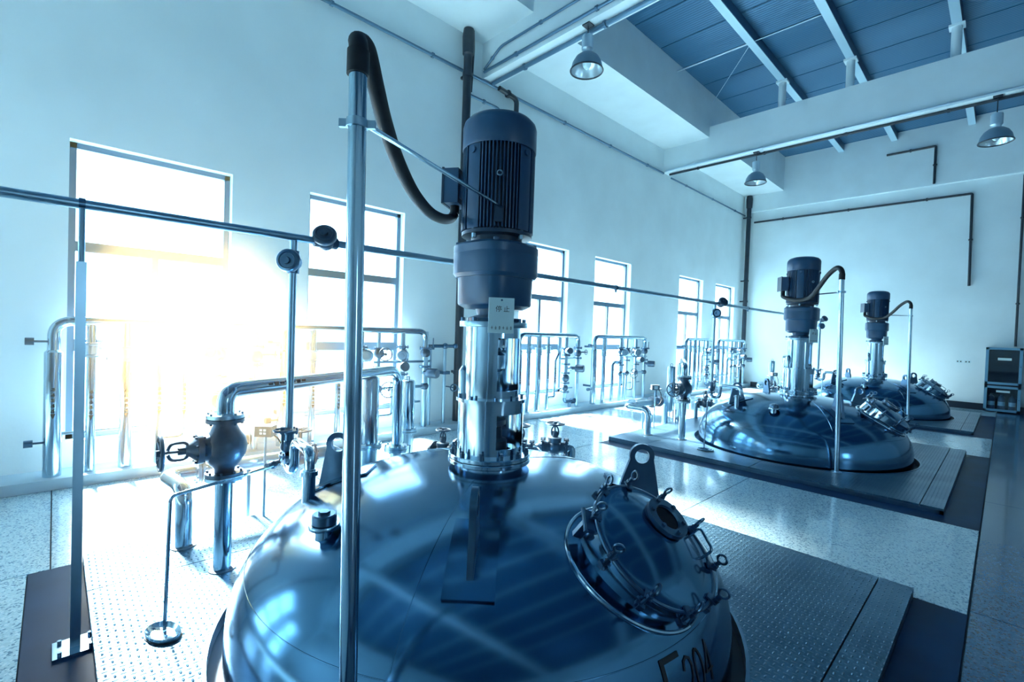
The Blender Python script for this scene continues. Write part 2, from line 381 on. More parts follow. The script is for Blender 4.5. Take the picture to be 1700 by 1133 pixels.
for i, x in enumerate(PUR):
    r = thing('purlin', (x, 5, 7.38), 'pale steel ' + (PUR_LBL[i] if i < 3 else 'roof purlin over the aisle, %s' % ('closest to the tanks', 'between its two neighbours', 'closest to the right wall')[i - 3]), 'purlin', 'steel roof purlins')
    MB().box((x - .07, BY, 7.37), (x + .07, FY - .14, 7.39)).build('bottom_flange', 'purlin', r)
    MB().box((x + .055, BY, 7.39), (x + .07, FY - .14, 7.575)).build('web', 'steel_dark', r)
    for y in BEAMS[2:]:
        if i < 3:
            s_ = thing('stub_post', (x, y + .15, 6.76), 'short round post on the %s cross beam under the %s purlin' % ('near' if y < 6 else 'middle', ('first', 'second', 'third')[i]), 'post', 'stub posts under the purlins')
            MB().cyl((x, y + .15, 6.76), (x, y + .15, 7.33), .075, 20).build('shaft', 'beam_paint', s_)
            MB().box((x - .11, y + .05, 7.33), (x + .11, y + .25, 7.37)).build('cap_plate', 'beam_paint', s_)
def rod(name, p, q, r, m, label, cat='rod', group=None): return tag(MB().cyl(p, q, r, 8).build(name, m), label, cat, group)
rod('tie_rod', (-5.2, 9.73, 7.40), (-3.70, 9.73, 7.40), .018, 'galv', 'thick white tie rod from soffit beam to first purlin', 'rod', 'roof tie rods')
rod('tie_rod', (-3.62, 9.73, 7.40), (-2.44, 9.73, 7.40), .010, 'galv', 'thin white tie rod between first and second purlins', 'rod', 'roof tie rods')
rod('tie_rod', (-5.2, 11.60, 7.42), (-3.70, 9.80, 7.42), .008, 'galv', 'thin slanting tie rod from soffit beam up to first purlin', 'rod', 'roof tie rods')
rod('tie_rod', (-5.2, 15.6, 7.42), (-3.70, 14.2, 7.42), .008, 'galv', 'thin slanting tie rod seen below the middle beam', 'rod', 'roof tie rods')

# ------------------------------------------------------------------ platforms of checker plate
def platform(i, cy, y0, y1, label):
    cx = -2.1; r = thing('platform', (cx, cy, 0), label, 'platform', 'checker plate platforms'); Rh = 1.405; z0, z1 = 0.0, .06
    def plate(poly): MB().prism(poly, (0, 0, .05), (1, 0, 0), (0, 1, 0), .02).build('plate', 'checker_plate', r)
    g = .004; xa, xb = -3.52, -.52
    a_ = [(math.cos(t), math.sin(t)) for t in [PI / 2 + PI * k / 40 for k in range(41)]]
    b_ = [(-math.cos(t), math.sin(t)) for t in [PI / 2 + PI * k / 40 for k in range(41)]]
    plate([(PX0, y0), (xa - g, y0), (xa - g, y1), (PX0, y1)])
    plate([(xb + g, y0), (PX1, y0), (PX1, y1), (xb + g, y1)])
    plate([(xa + g, y0), (cx - g, y0)] + [(cx - g + Rh * q[0], cy + Rh * q[1]) for q in reversed(a_)] + [(cx - g, y1), (xa + g, y1)])
    plate([(cx + g, y1)] + [(cx + g + Rh * q[0], cy + Rh * q[1]) for q in b_] + [(cx + g, y0), (xb - g, y0), (xb - g, y1)])
    m = MB(); t = .03
    for lo, hi in (((PX0, y0, 0), (PX1, y0 + t, .039)), ((PX0, y1 - t, 0), (PX1, y1, .039)), ((PX0, y0, 0), (PX0 + t, y1, .039)), ((PX1 - t, y0, 0), (PX1, y1, .039))): m.box(lo, hi)
    m.build('edge_angle', 'steel_dark', r)
    MB().lathe([(Rh - .004, .0), (Rh + .012, .0), (Rh + .012, .066), (Rh - .004, .066), (Rh - .004, 0)], (cx, cy, 0), (0, 0, 1), 96).build('rim_ring', 'steel_dark', r)
    return r
platform(0, 1.87, *PLAT[0], 'steel checker plate platform round the nearest tank')
platform(1, 7.93, *PLAT[1], 'steel checker plate platform round the middle tank')
platform(2, 13.85, *PLAT[2], 'steel checker plate platform round the farthest tank')

# ------------------------------------------------------------------ tank
CX, CY = -2.1, 1.87
RT, TZ0, ST, TOP, NE = 1.34, .0, .11, .815, 2.35
def dome_z(r): return TZ0 + ST + (TOP - TZ0 - ST) * max(0.0, 1 - (r / RT) ** NE) ** (1 / NE)
def dome_n(r):
    e = 1e-3; s_ = (dome_z(r + e) - dome_z(r - e)) / (2 * e); L = math.hypot(1, s_); return (-s_ / L, 1 / L)   # radial, vertical
def on_dome(a, r, lift=0.0):
    nr, nz = dome_n(r); rr = r + nr * lift; return V((CX + rr * math.cos(a), CY + rr * math.sin(a), dome_z(r) + nz * lift))
def text_mesh(body, size, extrude=0.0):
    cu = bpy.data.curves.new('lettering', 'FONT'); cu.body = body; cu.size = size; cu.extrude = extrude
    o = bpy.data.objects.new('lettering', cu); C.objects.link(o)
    bpy.context.view_layer.update(); dg = bpy.context.evaluated_depsgraph_get()
    me = bpy.data.meshes.new_from_object(o.evaluated_get(dg)); C.objects.unlink(o); bpy.data.objects.remove(o); return me

tank = thing('mixing_tank', (CX, CY, .0), 'large polished steel tank dome in front, marked E 204', 'tank', 'domed steel mixing tanks')
prof = []
for i in range(61):
    t = PI / 2 * i / 60; prof.append((RT * math.sin(t) ** (2 / NE), TZ0 + ST + (TOP - TZ0 - ST) * math.cos(t) ** (2 / NE)))
prof += [(RT, .06), (RT, .0), (RT, -.018)]
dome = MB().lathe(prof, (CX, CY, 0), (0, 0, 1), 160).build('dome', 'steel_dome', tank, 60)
def seam_path(pts): return MB().tube(pts, .0022, 6)
def rim(r, n=128): return [on_dome(2 * PI * k / n, r, .0005) for k in range(n + 1)]
m = seam_path(rim(1.262)); m.build('weld_seam', 'steel_dome', dome)
for a in (-.98, 1.45, 3.0):
    seam_path([on_dome(a, .3 + .95 * k / 24, .0005) for k in range(25)]).build('weld_seam', 'steel_dome', dome)
# neck and mounting flange
m = MB().lathe([(.205, .70), (.20, .80), (.20, .84)], (CX, CY, 0), (0, 0, 1), 48)
m.lathe([(.19, .834), (.238, .834), (.242, .838), (.242, .856), (.238, .86), (.19, .86)], (CX, CY, 0), (0, 0, 1), 64)
neck = m.build('neck_flange', 'steel', tank)
for k in range(12):
    a = 2 * PI * k / 12 + .1; p = V((CX + .222 * math.cos(a), CY + .222 * math.sin(a), .86))
    if k == 0: b0 = MB().lathe([(0, 0), (.014, 0), (.014, .022), (.009, .024), (.009, .036), (0, .036)], p + V((0, 0, .028)), (0, 0, 1), 6).build('bolt', 'steel_dark', neck); bo = p
    else:
        b = b0.copy(); C.objects.link(b); b.parent = neck; b.location = p - bo
# lifting lugs
for a in (-PI / 4, PI / 4, 3 * PI / 4, 5 * PI / 4):
    d = V((math.cos(a), math.sin(a), 0)); tn = V((-math.sin(a), math.cos(a), 0)); rc = .90
    hw, hgt, rt = .125, .285, .072
    poly = [(-hw - .02, -.02), (hw, -.12)]
    ctr = (0, hgt - rt)
    for k in range(15):
        q = -.28 + (PI + .56) * k / 14; poly.append((ctr[0] + rt * math.cos(q), ctr[1] + rt * math.sin(q)))
    # plate with a round hole, built as a ring of quads between outline and hole
    o = V((CX + rc * math.cos(a), CY + rc * math.sin(a), dome_z(rc)))
    nn = len(poly); hole = []
    outer = []
    for k in range(nn):
        p, q = poly[k], poly[(k + 1) % nn]; L = math.hypot(q[0] - p[0], q[1] - p[1]); c_ = max(1, int(L / .03))
        for j in range(c_): outer.append((p[0] + (q[0] - p[0]) * j / c_, p[1] + (q[1] - p[1]) * j / c_))
    hr = .042; K = len(outer)
    for (x, y) in outer:
        q = math.atan2(y - ctr[1], x - ctr[0]); hole.append((ctr[0] + hr * math.cos(q), ctr[1] + hr * math.sin(q)))
    vs = []; th = .028
    for sgn in (-1, 1):
        for x, y in outer: vs.append(o + d * x + V((0, 0, y)) + tn * th / 2 * sgn)
        for x, y in hole: vs.append(o + d * x + V((0, 0, y)) + tn * th / 2 * sgn)
    fs = []
    for k in range(K):
        k2 = (k + 1) % K
        fs += [(k, k2, K + k2, K + k), (2 * K + k, 3 * K + k, 3 * K + k2, 2 * K + k2), (k, 2 * K + k, 2 * K + k2, k2), (K + k, K + k2, 3 * K + k2, 3 * K + k)]
    lug = MB().add(vs, fs).build('lifting_lug', 'steel_dark', tank)
    pm = MB(); vs = []; N = 8
    for lift in (.001, .012):
        for k in range(N + 1):
            rr = .70 + .37 * k / N
            for sgn in (-1, 1): vs.append(on_dome(a, rr, lift) + tn * .10 * sgn)
    n2 = 2 * (N + 1); fs = []
    for k in range(N):
        b = 2 * k; fs += [(b, b + 1, b + 3, b + 2), (n2 + b, n2 + b + 2, n2 + b + 3, n2 + b + 1), (b, b + 2, n2 + b + 2, n2 + b), (b + 1, n2 + b + 1, n2 + b + 3, b + 3)]
    fs += [(0, n2, n2 + 1, 1), (2 * N, 2 * N + 1, n2 + 2 * N + 1, n2 + 2 * N)]
    pm.add(vs, fs).build('lug_pad', 'steel_dome', lug)
# manway with hinged lid
tau = math.radians(38); mn = V((math.sin(tau), 0, math.cos(tau))); m1 = V((math.cos(tau), 0, -math.sin(tau))); m2 = V((0, 1, 0))
MO = V((CX + 1.075, CY + .02, .705)); RM = .285
def mp(a, r, h): return MO + m1 * (r * math.cos(a)) + m2 * (r * math.sin(a)) + mn * h
m = MB().lathe([(RM - .02, -.24), (RM - .005, -.24), (RM - .005, -.035), (RM + .012, -.035), (RM + .012, -.012), (RM - .02, -.012)], MO, mn, 72)
man = m.build('manway_neck', 'steel', tank)
pts = []
for k in range(97):                                       # reinforcing ring following the dome
    a = 2 * PI * k / 96; x = .985 + .33 * math.cos(a) * .80; y = .345 * math.sin(a); rr = math.hypot(x, y); aa = math.atan2(y, x); pts.append(on_dome(aa, min(rr, 1.30), .004))
MB().tube(pts, .009, 8, False).build('reinforcing_ring', 'steel', man)
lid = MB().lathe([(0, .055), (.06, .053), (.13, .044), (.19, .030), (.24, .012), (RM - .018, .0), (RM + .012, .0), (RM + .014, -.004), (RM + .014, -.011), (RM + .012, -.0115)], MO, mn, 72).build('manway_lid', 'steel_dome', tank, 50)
MB().torus(mp(0, 0, -.004), mn, RM + .008, .008, 72, 8).build('rim_band', 'steel_dark', lid)
sg = mp(2.05, .105, .036)
m = MB().lathe([(.052, 0), (.098, 0), (.098, .012), (.092, .016), (.092, .024), (.10, .024), (.10, .044), (.062, .044), (.058, .034)], sg, mn, 48)
sgo = m.build('sight_glass', 'steel_dark', lid)
MB().cyl(sg + mn * .030, sg + mn * .034, .060, 32).build('glass_disc', 'glass_dark', lid)
for k in range(6):
    a = 2 * PI * k / 6 + .3; e1, e2, _ = frame(mn); p = sg + (e1 * math.cos(a) + e2 * math.sin(a)) * .08 + mn * .044
    MB().cyl(p, p + mn * .012, .010, 6).build('bolt', 'steel_dark', lid)
hp = [mp(.78, .27, .0), mp(.78, .30, .05), mp(1.18, .30, .05), mp(1.18, .27, .0)]
hp = [mp(.95, .255, .0), mp(.95, .265, .07), mp(1.38, .265, .07), mp(1.38, .255, .0)]
MB().tube(fillet(hp, .02), .006, 8).build('lid_handle', 'steel', lid)
for k in range(10):
    a = 2 * PI * (k + .35) / 10
    e = (m1 * math.cos(a) + m2 * math.sin(a)); tn = mn.cross(e); q = mp(a, RM + .022, 0)
    m = MB(); m.obox(q - mn * .05, e, tn, mn, (.016, .010, .013)); m.obox(q - mn * .05, e, tn, mn, (.010, .020, .008))
    m.cyl(q - mn * .055, q + mn * .045, .0065, 8); m.cyl(q + mn * .004, q + mn * .026, .014, 8); m.cyl(q + mn * .026, q + mn * .045, .010, 8)
    m.torus(q + mn * .066, tn * .5 + e * .5 if k % 2 else tn, .020, .0055, 16, 6)
    m.obox(q - e * .012 + mn * .006, e, tn, mn, (.022, .016, .004))
    m.build('swing_clamp', 'steel_dark', man)
hq = mp(-2.25, RM + .03, -.03); e = (m1 * math.cos(-2.25) + m2 * math.sin(-2.25)); tn = mn.cross(e)
m = MB().obox(hq, e, tn, mn, (.022, .05, .012)); m.cyl(hq + e * .02 - tn * .06, hq + e * .02 + tn * .06, .010, 10); m.obox(hq - mn * .05, e, tn, mn, (.02, .012, .05)); m.build('hinge', 'steel_dark', man)
# nozzle with screwed cap
a = math.radians(-91); p = on_dome(a, .985, -.02)
m = MB().lathe([(.038, 0), (.038, .055), (.066, .055), (.068, .058), (.068, .072), (.066, .075), (.045, .075)], p, (0, 0, 1), 32)
noz = m.build('vent_nozzle', 'steel', tank)
m = MB().lathe([(.050, .075), (.054, .078), (.054, .115), (.048, .120), (0, .120)], p, (0, 0, 1), 32); m.lathe([(.026, .12), (.026, .132), (0, .132)], p, (0, 0, 1), 6); m.build('screw_cap', 'steel_dark', noz)
# inlet stub
a = math.radians(-123); pin = on_dome(a, 1.02, -.03)
m = MB().cyl(pin, (pin.x, pin.y, .80), .034, 20); m.lathe([(.034, .765), (.046, .765), (.046, .79), (.034, .79)], (pin.x, pin.y, 0), (0, 0, 1), 24); m.build('inlet_stub', 'steel', tank)
# number E204 lettering wrapped over the knuckle
arc = [(0.0, RT, ST)]
for i in range(1, 200):
    t = PI / 2 * (1 - i / 400); r_, z_ = RT * math.sin(t) ** (2 / NE), TZ0 + ST + (TOP - TZ0 - ST) * math.cos(t) ** (2 / NE)
    arc.append((arc[-1][0] + math.hypot(r_ - arc[-1][1], z_ - arc[-1][2]), r_, z_))
def wrap(x, s_):
    s_ = max(0.0, min(s_, arc[-1][0] - .01)); k = 0
    while arc[k + 1][0] < s_: k += 1
    f = (s_ - arc[k][0]) / max(1e-9, arc[k + 1][0] - arc[k][0]); r_ = arc[k][1] + f * (arc[k + 1][1] - arc[k][1]); z_ = arc[k][2] + f * (arc[k + 1][2] - arc[k][2])
    if r_ < RT - 1e-4: nr, nz = dome_n(min(r_, RT - .002))
    else: nr, nz = 1, 0
    a_ = x / 1.3; return V((CX + (r_ + nr * .003) * math.cos(a_), CY + (r_ + nr * .003) * math.sin(a_), z_ + nz * .003))
def strokes(paths, wd, x0, s0, sx, sy):
    mb = MB()
    for pth in paths:
        for i in range(len(pth) - 1):
            p, q = V((*pth[i], 0)), V((*pth[i + 1], 0)); p = V((p.x * sx, p.y * sy, 0)); q = V((q.x * sx, q.y * sy, 0)); d = (q - p).normalized(); nrm = V((-d.y, d.x, 0)) * wd / 2; n = max(1, int((q - p).length / .02))
            p = p - d * wd * .4; q = q + d * wd * .4
            vs = []
            for k in range(n + 1):
                c = p + (q - p) * k / n
                for sgn in (-1, 1): t_ = c + nrm * sgn; vs.append(wrap(x0 + t_.x, s0 + t_.y))
            mb.add(vs, [(2 * k, 2 * k + 1, 2 * k + 3, 2 * k + 2) for k in range(n)])
    return mb
circ = [(.5 + .5 * math.cos(2 * PI * k / 20), .5 + .5 * math.sin(2 * PI * k / 20)) for k in range(21)]
LET = {'E': [[(1, 1), (0, 1), (0, 0), (1, 0)], [(0, .5), (.8, .5)]], '2': [[(0, .75), (.15, .93), (.5, 1), (.85, .93), (1, .75), (.9, .5), (0, 0), (1, 0)]], '0': [circ], '4': [[(.75, 0), (.75, 1), (0, .3), (1, .3)]]}
strokes(LET['E'], .020, -.235, .085, .095, .20).build('painted_letter', 'ink', dome)
for i, ch in enumerate('204'): strokes(LET[ch], .010, -.122 + i * .072, .115, .052, .145).build('painted_digit', 'ink', dome)

# ------------------------------------------------------------------ agitator drive
AZ = .86
ag = thing('agitator_drive', (CX, CY, AZ), 'blue motor and gearbox on steel lantern above the front tank', 'motor', 'agitator drives on the tanks')
def lantern(name, r, z0, z1, oa, ob, extra):
    m = MB(); n = 56
    for b0_ in (0, PI): m.lathe([(r, z0), (r, z1), (r - .008, z1), (r - .008, z0), (r, z0)], (CX, CY, 0), (0, 0, 1), n // 2, ob + b0_, oa + PI + b0_)
    for za, zb in ((z0, z0 + .05), (z1 - .06, z1)): m.lathe([(r, za), (r, zb), (r - .008, zb), (r - .008, za), (r, za)], (CX, CY, 0), (0, 0, 1), n, oa, ob); m.lathe([(r, za), (r, zb), (r - .008, zb), (r - .008, za), (r, za)], (CX, CY, 0), (0, 0, 1), n, oa + PI, ob + PI)
    return m
lo = lantern('lantern', .193, .888, 1.19, -.55, .55, 0); lo.lathe([(.15, .862), (.236, .862), (.24, .866), (.24, .884), (.236, .888), (.15, .888)], (CX, CY, 0), (0, 0, 1), 64)
lo_o = lo.build('lower_lantern', 'steel', ag, 40)
up = lantern('lantern', .160, 1.21, 1.62, -.55, .55, 0); up.lathe([(.13, 1.19), (.206, 1.19), (.206, 1.21), (.13, 1.21)], (CX, CY, 0), (0, 0, 1), 48)
up_o = up.build('upper_lantern', 'steel', ag, 40)
MB().lathe([(.11, 1.62), (.198, 1.62), (.20, 1.624), (.20, 1.648), (.198, 1.652), (.11, 1.652)], (CX, CY, 0), (0, 0, 1), 48).build('top_flange', 'steel_satin', ag)
for k in range(8):
    a = 2 * PI * k / 8 + .2; p = V((CX + .184 * math.cos(a), CY + .184 * math.sin(a), 1.21))
    MB().cyl(p, p + V((0, 0, .018)), .010, 6).build('bolt', 'steel_dark', up_o)
    p = V((CX + .182 * math.cos(a), CY + .182 * math.sin(a), 1.652)); MB().cyl(p, p + V((0, 0, .022)), .012, 6).build('bolt', 'steel_dark', ag)
# guard half-tube on the window side
ga = -2.35; gp = V((CX + .158 * math.cos(ga), CY + .158 * math.sin(ga), 1.21))
MB().lathe([(.04, 0), (.04, .15), (.02, .18), (0, .185)], gp, (0, 0, 1), 16).build('seal_guard', 'steel', ag)
# shaft and coupling
m = MB().lathe([(.034, .87), (.034, 1.66)], (CX, CY, 0), (0, 0, 1), 20); m.build('shaft', 'steel', ag)
m = MB(); m.lathe([(.05, 1.36), (.075, 1.38), (.075, 1.46), (.05, 1.48), (.05, 1.50), (.078, 1.505), (.078, 1.55), (.05, 1.56)], (CX, CY, 0), (0, 0, 1), 24)
cp = m.build('coupling', 'steel_satin', ag)
m = MB()
for k in range(8): a = 2 * PI * k / 8; m.cyl((CX + .068 * math.cos(a), CY + .068 * math.sin(a), 1.49), (CX + .068 * math.cos(a), CY + .068 * math.sin(a), 1.57), .009, 6)
m.build('coupling_bolts', 'steel', cp, kind='stuff')
MB().lathe([(.036, .90), (.10, .90), (.10, .96), (.07, .97), (.07, 1.04), (.09, 1.05), (.09, 1.08), (.036, 1.09)], (CX, CY, 0), (0, 0, 1), 24).build('shaft_seal', 'cast_iron', ag)
# gearbox: rounded square cross-section
def sq_loft(sections, n=48, ex=3.2, rot=-.74 + PI / 4):
    m = MB(); k = n; vs = []; fs = []
    for r, z in sections:
        for i in range(n):
            t = 2 * PI * i / n; c_, s_ = math.cos(t), math.sin(t); q = (abs(c_) ** ex + abs(s_) ** ex) ** (-1 / ex) * r
            t2 = t + rot; vs.append((CX + q * math.cos(t2), CY + q * math.sin(t2), z))
    for j in range(len(sections) - 1):
        for i in range(n): i2 = (i + 1) % n; fs.append((j * n + i, j * n + i2, (j + 1) * n + i2, (j + 1) * n + i))
    fs += [tuple(range(n - 1, -1, -1)), tuple(range((len(sections) - 1) * n, len(sections) * n))]
    return m.add(vs, fs)
MB().lathe([(.16, 1.652), (.16, 1.672), (.10, 1.69), (.115, 1.735), (.17, 1.76)], (CX, CY, 0), (0, 0, 1), 40).build('adapter', 'gear_paint', ag)
gb = sq_loft([(.15, 1.725), (.185, 1.745), (.190, 1.755), (.194, 1.92), (.202, 1.93)]).build('gear_case', 'gear_paint', ag, 30)
gc = sq_loft([(.205, 1.905), (.218, 1.925), (.218, 2.035), (.217, 2.04), (.217, 2.045), (.218, 2.05), (.218, 2.085), (.20, 2.10), (.16, 2.105)]).build('gear_cover', 'gear_paint', ag, 30)
for k in range(4):
    t = -.74 + PI / 4 + PI / 4 + k * PI / 2 + .0; p = V((CX + .222 * math.cos(t), CY + .222 * math.sin(t), 2.02))
    MB().cyl(p, p + V((0, 0, .09)), .016, 10).build('bolt', 'gear_paint', gc)
for t in (-.45, -1.0): 
    p = V((CX + .212 * math.cos(t), CY + .212 * math.sin(t), 1.99)); d = V((math.cos(t), math.sin(t), 0)); MB().cyl(p, p + d * .014, .010, 8).build('plug', 'steel', gc)
# maker's badge
t = -.70; d = V((math.cos(t), math.sin(t), 0)); tn = V((-math.sin(t), math.cos(t), 0)); p = V((CX, CY, 1.815)) + d * .197
poly = [(-.022, .03), (-.022, -.01)] + [(.022 * math.cos(q), -.01 + .022 * math.sin(q)) for q in [PI + PI * k / 8 for k in range(1, 8)]] + [(.022, -.01), (.022, .03)]
bd = MB().prism(poly, p, tn, V((0, 0, 1)), .006).build('badge', 'white_plate', ag)
# motor
mz0, mz1 = 2.105, 2.66
m = MB().lathe([(.15, 2.10), (.15, 2.14), (.205, 2.145), (.205, 2.165), (.18, 2.17), (.18, 2.66), (0, 2.66)], (CX, CY, 0), (0, 0, 1), 48); mot = m.build('motor_body', 'motor_fins', ag)
m = MB()
for q in range(4):
    for k in range(11):
        t = -.70 + q * PI / 2 + (k - 5) * .098; d = V((math.cos(t), math.sin(t), 0)); tn = V((-math.sin(t), math.cos(t), 0))
        m.obox(V((CX, CY, 2.405)) + d * .192, d, tn, V((0, 0, 1)), (.019, .0035, .235))
m.build('cooling_fins', 'motor_paint', mot, kind='stuff')
for q in range(4):
    t = -.70 + PI / 4 + q * PI / 2
    MB().lathe([(.17, 2.17), (.204, 2.17), (.207, 2.20), (.207, 2.62), (.20, 2.65), (.17, 2.65)], (CX, CY, 0), (0, 0, 1), 8, t - .22, t + .22).build('side_pad', 'motor_paint', mot)
    p = V((CX + .206 * math.cos(t), CY + .206 * math.sin(t), 2.60)); d = V((math.cos(t), math.sin(t), 0)); MB().cyl(p - d * .02, p + d * .012, .018, 10).build('bolt', 'motor_paint', mot)
    p = V((CX + .185 * math.cos(t), CY + .185 * math.sin(t), 2.12)); MB().cyl(p, p + V((0, 0, .06)), .014, 6).build('bolt', 'steel_satin', mot)
cw = MB().lathe([(.19, 2.635), (.213, 2.635), (.215, 2.64), (.215, 2.765), (.208, 2.79), (.185, 2.815), (.14, 2.832), (.07, 2.84), (0, 2.842)], (CX, CY, 0), (0, 0, 1), 64).build('fan_cowl', 'motor_paint', mot, 50)
t = -.70; d = V((math.cos(t), math.sin(t), 0)); p = V((CX, CY, 2.46)) + d * .213
MB().torus(p, d, .014, .005, 16, 6).build('lifting_eye', 'steel_satin', mot)
m = MB().obox(V((CX, CY, 2.235)) + d * .212, d, V((-d.y, d.x, 0)), V((0, 0, 1)), (.012, .022, .04)); m.build('earth_terminal', 'motor_fins', mot)
t = math.radians(-146); d = V((math.cos(t), math.sin(t), 0)); tn = V((-math.sin(t), math.cos(t), 0)); bc = V((CX, CY, 2.44)) + d * .265
m = MB().obox(bc, d, tn, V((0, 0, 1)), (.045, .085, .10)); m.obox(bc - d * .06, d, tn, V((0, 0, 1)), (.03, .06, .07)); tb = m.build('terminal_box', 'motor_paint', mot)
MB().obox(bc + d * .048, d, tn, V((0, 0, 1)), (.006, .09, .105)).build('box_lid', 'motor_fins', mot)
MB().cyl(bc + V((0, 0, -.10)) + d * 0, bc + V((0, 0, -.145)), .028, 16).build('cable_gland', 'black_rubber', mot)
GL = bc + V((0, 0, -.145))

# sign plate hanging in front of the gear case
t = -.56; sd = V((math.cos(t), math.sin(t), 0)); sn = V((-math.sin(t), math.cos(t), 0)); so = V((CX, CY, 1.685)) + sd * .232
sign = thing('sign_plate', tuple(so), 'pale stop sign plate hanging on the front gearbox', 'sign')
MB().obox(so, sn, V((0, 0, 1)), sd, (.070, .096, .004)).build('plate', 'white_plate', sign)
def place_text(me, name, m_, parent, o, ex, ey, ez):
    base = V((0, 0, 0)); q = parent
    while q is not None: base += V(q.location); q = q.parent
    for vv in me.vertices: c = vv.co.copy(); vv.co = o + ex * c.x + ey * c.y + ez * c.z - base
    me.materials.clear(); me.materials.append(MATS[m_]); ob = bpy.data.objects.new(name, me); C.objects.link(ob); ob.parent = parent; return ob
UZ = V((0, 0, 1))
place_text(text_mesh('停', .036), 'lettering', 'ink', sign, so + sd * .0046 - sn * .034 + UZ * .022, sn, UZ, sd)
place_text(text_mesh('止', .036), 'lettering', 'ink', sign, so + sd * .0046 + sn * .010 + UZ * .022, sn, UZ, sd)
m = MB()
for k in range(6):                                        # the illegible small line along the lower edge
    x = -.056 + k * .021
    for (a, b, c_, d_) in ((0, 0, .012, .002), (.005, -.008, .007, .010), (.001, -.007, .011, -.005), (.002, .006, .010, .008))[: 2 + k % 3]:
        m.obox(so + sd * .0046 + sn * (x + (a + c_) / 2) + UZ * (-.068 + (b + d_) / 2), sn, UZ, sd, ((c_ - a) / 2, (d_ - b) / 2, .0005))
m.build('small_print', 'ink', sign, kind='stuff')
MB().cyl(so + UZ * .083 - sd * .03, so + UZ * .083 + sd * .008, .006, 8).build('fixing_screw', 'steel_dark', sign)

# ------------------------------------------------------------------ conduit pole with hose
PXY = V((-1.372, .645, 0))
pole = thing('conduit_pole', (PXY.x, PXY.y, .06), 'tall shiny steel pole with black hose, in front of the nearest tank', 'pole', 'conduit poles with hoses')
pt = PXY + V((.0, 0, 2.40)); pb = PXY + V((.035, .012, .06))
MB().tube([pb, pt], .0265, 24).build('tube', 'steel', pole)
hose_pts = [(-1.39, .64, 2.385), (-1.388, .64, 2.43), (-1.395, .655, 2.462), (-1.42, .695, 2.465), (-1.50, .77, 2.405), (-1.60, .86, 2.345), (-1.72, .98, 2.28), (-1.89, 1.16, 2.225), (-2.06, 1.36, 2.20), (-2.20, 1.54, 2.215), GL + V((.0, -.03, -.035)), GL]
hose_pts[0] = pt + V((0, 0, -.03)); hose_pts[1] = pt + V((0, 0, .03))
MB().tube(smooth_path(hose_pts, 8), .0285, 16).build('hose', 'black_rubber', pole)
MB().lathe([(.0268, 0), (.0325, 0), (.0325, .07), (.0268, .07)], pt + V((0, 0, -.05)), (0, 0, 1), 24).build('hose_sleeve', 'black_rubber', pole)
cz = 2.205; pc = PXY + V((.003, 0, cz))
m = MB().lathe([(.0268, -.012), (.031, -.012), (.031, .012), (.0268, .012)], pc, (0, 0, 1), 24); m.obox(pc + V((.02, .03, 0)), (1, 1.05, 0), (-1.05, 1, 0), UZ, (.018, .006, .012)); m.obox(pc - V((.024, .027, 0)), (1, 1.05, 0), (-1.05, 1, 0), UZ, (.016, .006, .012)); m.build('clamp', 'steel_satin', pole)
dm = V((math.cos(-.62), math.sin(-.62), 0)); re = V((CX, CY, 2.275)) + dm * .21
MB().cyl(pc + V((.012, .03, 0)), re, .0085, 10).build('brace_rod', 'steel', pole)
MB().lathe([(.027, 0), (.055, 0), (.055, .012), (.027, .012)], pb, (0, 0, 1), 24).build('foot_plate', 'steel_satin', pole)

# ------------------------------------------------------------------ overhead feed pipe
RXL, RZL = -3.1, 2.14
rail = thing('overhead_pipe', (RXL, 5, RZL), 'long steel pipe running overhead past all three tanks', 'pipe')
MB().cyl((RXL, -3.5, RZL), (RXL, 13.12, RZL), .024, 20).build('pipe_run', 'steel_satin', rail)
for y in (.09, 2.35, 4.6, 8.6, 11.0):
    m = MB().lathe([(.0245, -.012), (.03, -.012), (.03, .012), (.0245, .012)], (RXL, y, RZL), (0, 1, 0), 20); m.obox((RXL, y, RZL - .035), (1, 0, 0), (0, 1, 0), UZ, (.008, .012, .02)); m.build('pipe_clip', 'steel_dark', rail)
MB().tube(fillet([(RXL, 13.10, RZL), (RXL, 13.22, RZL), (RXL, 13.22, 1.0)], .06), .024, 16).build('end_drop', 'steel_satin', rail)
post = thing('support_post', (-3.06, .09, 0), 'thin square steel post on a base plate holding the overhead pipe', 'post')
MB().box((-3.06 - .019, .09 - .019, .012), (-3.06 + .019, .09 + .019, 1.86)).build('upright', 'steel_satin', post)
MB().cyl((-3.06, .09, 1.86), (-3.08, .09, 2.118), .013, 14).build('spigot', 'steel_satin', post)
MB().box((-3.14, .01, .001), (-2.98, .17, .014)).build('base_plate', 'steel', post)
for dx in (-.055, .055):
    for dy in (-.055, .055): MB().cyl((-3.06 + dx, .09 + dy, .014), (-3.06 + dx, .09 + dy, .03), .009, 6).build('anchor_bolt', 'steel_dark', post)

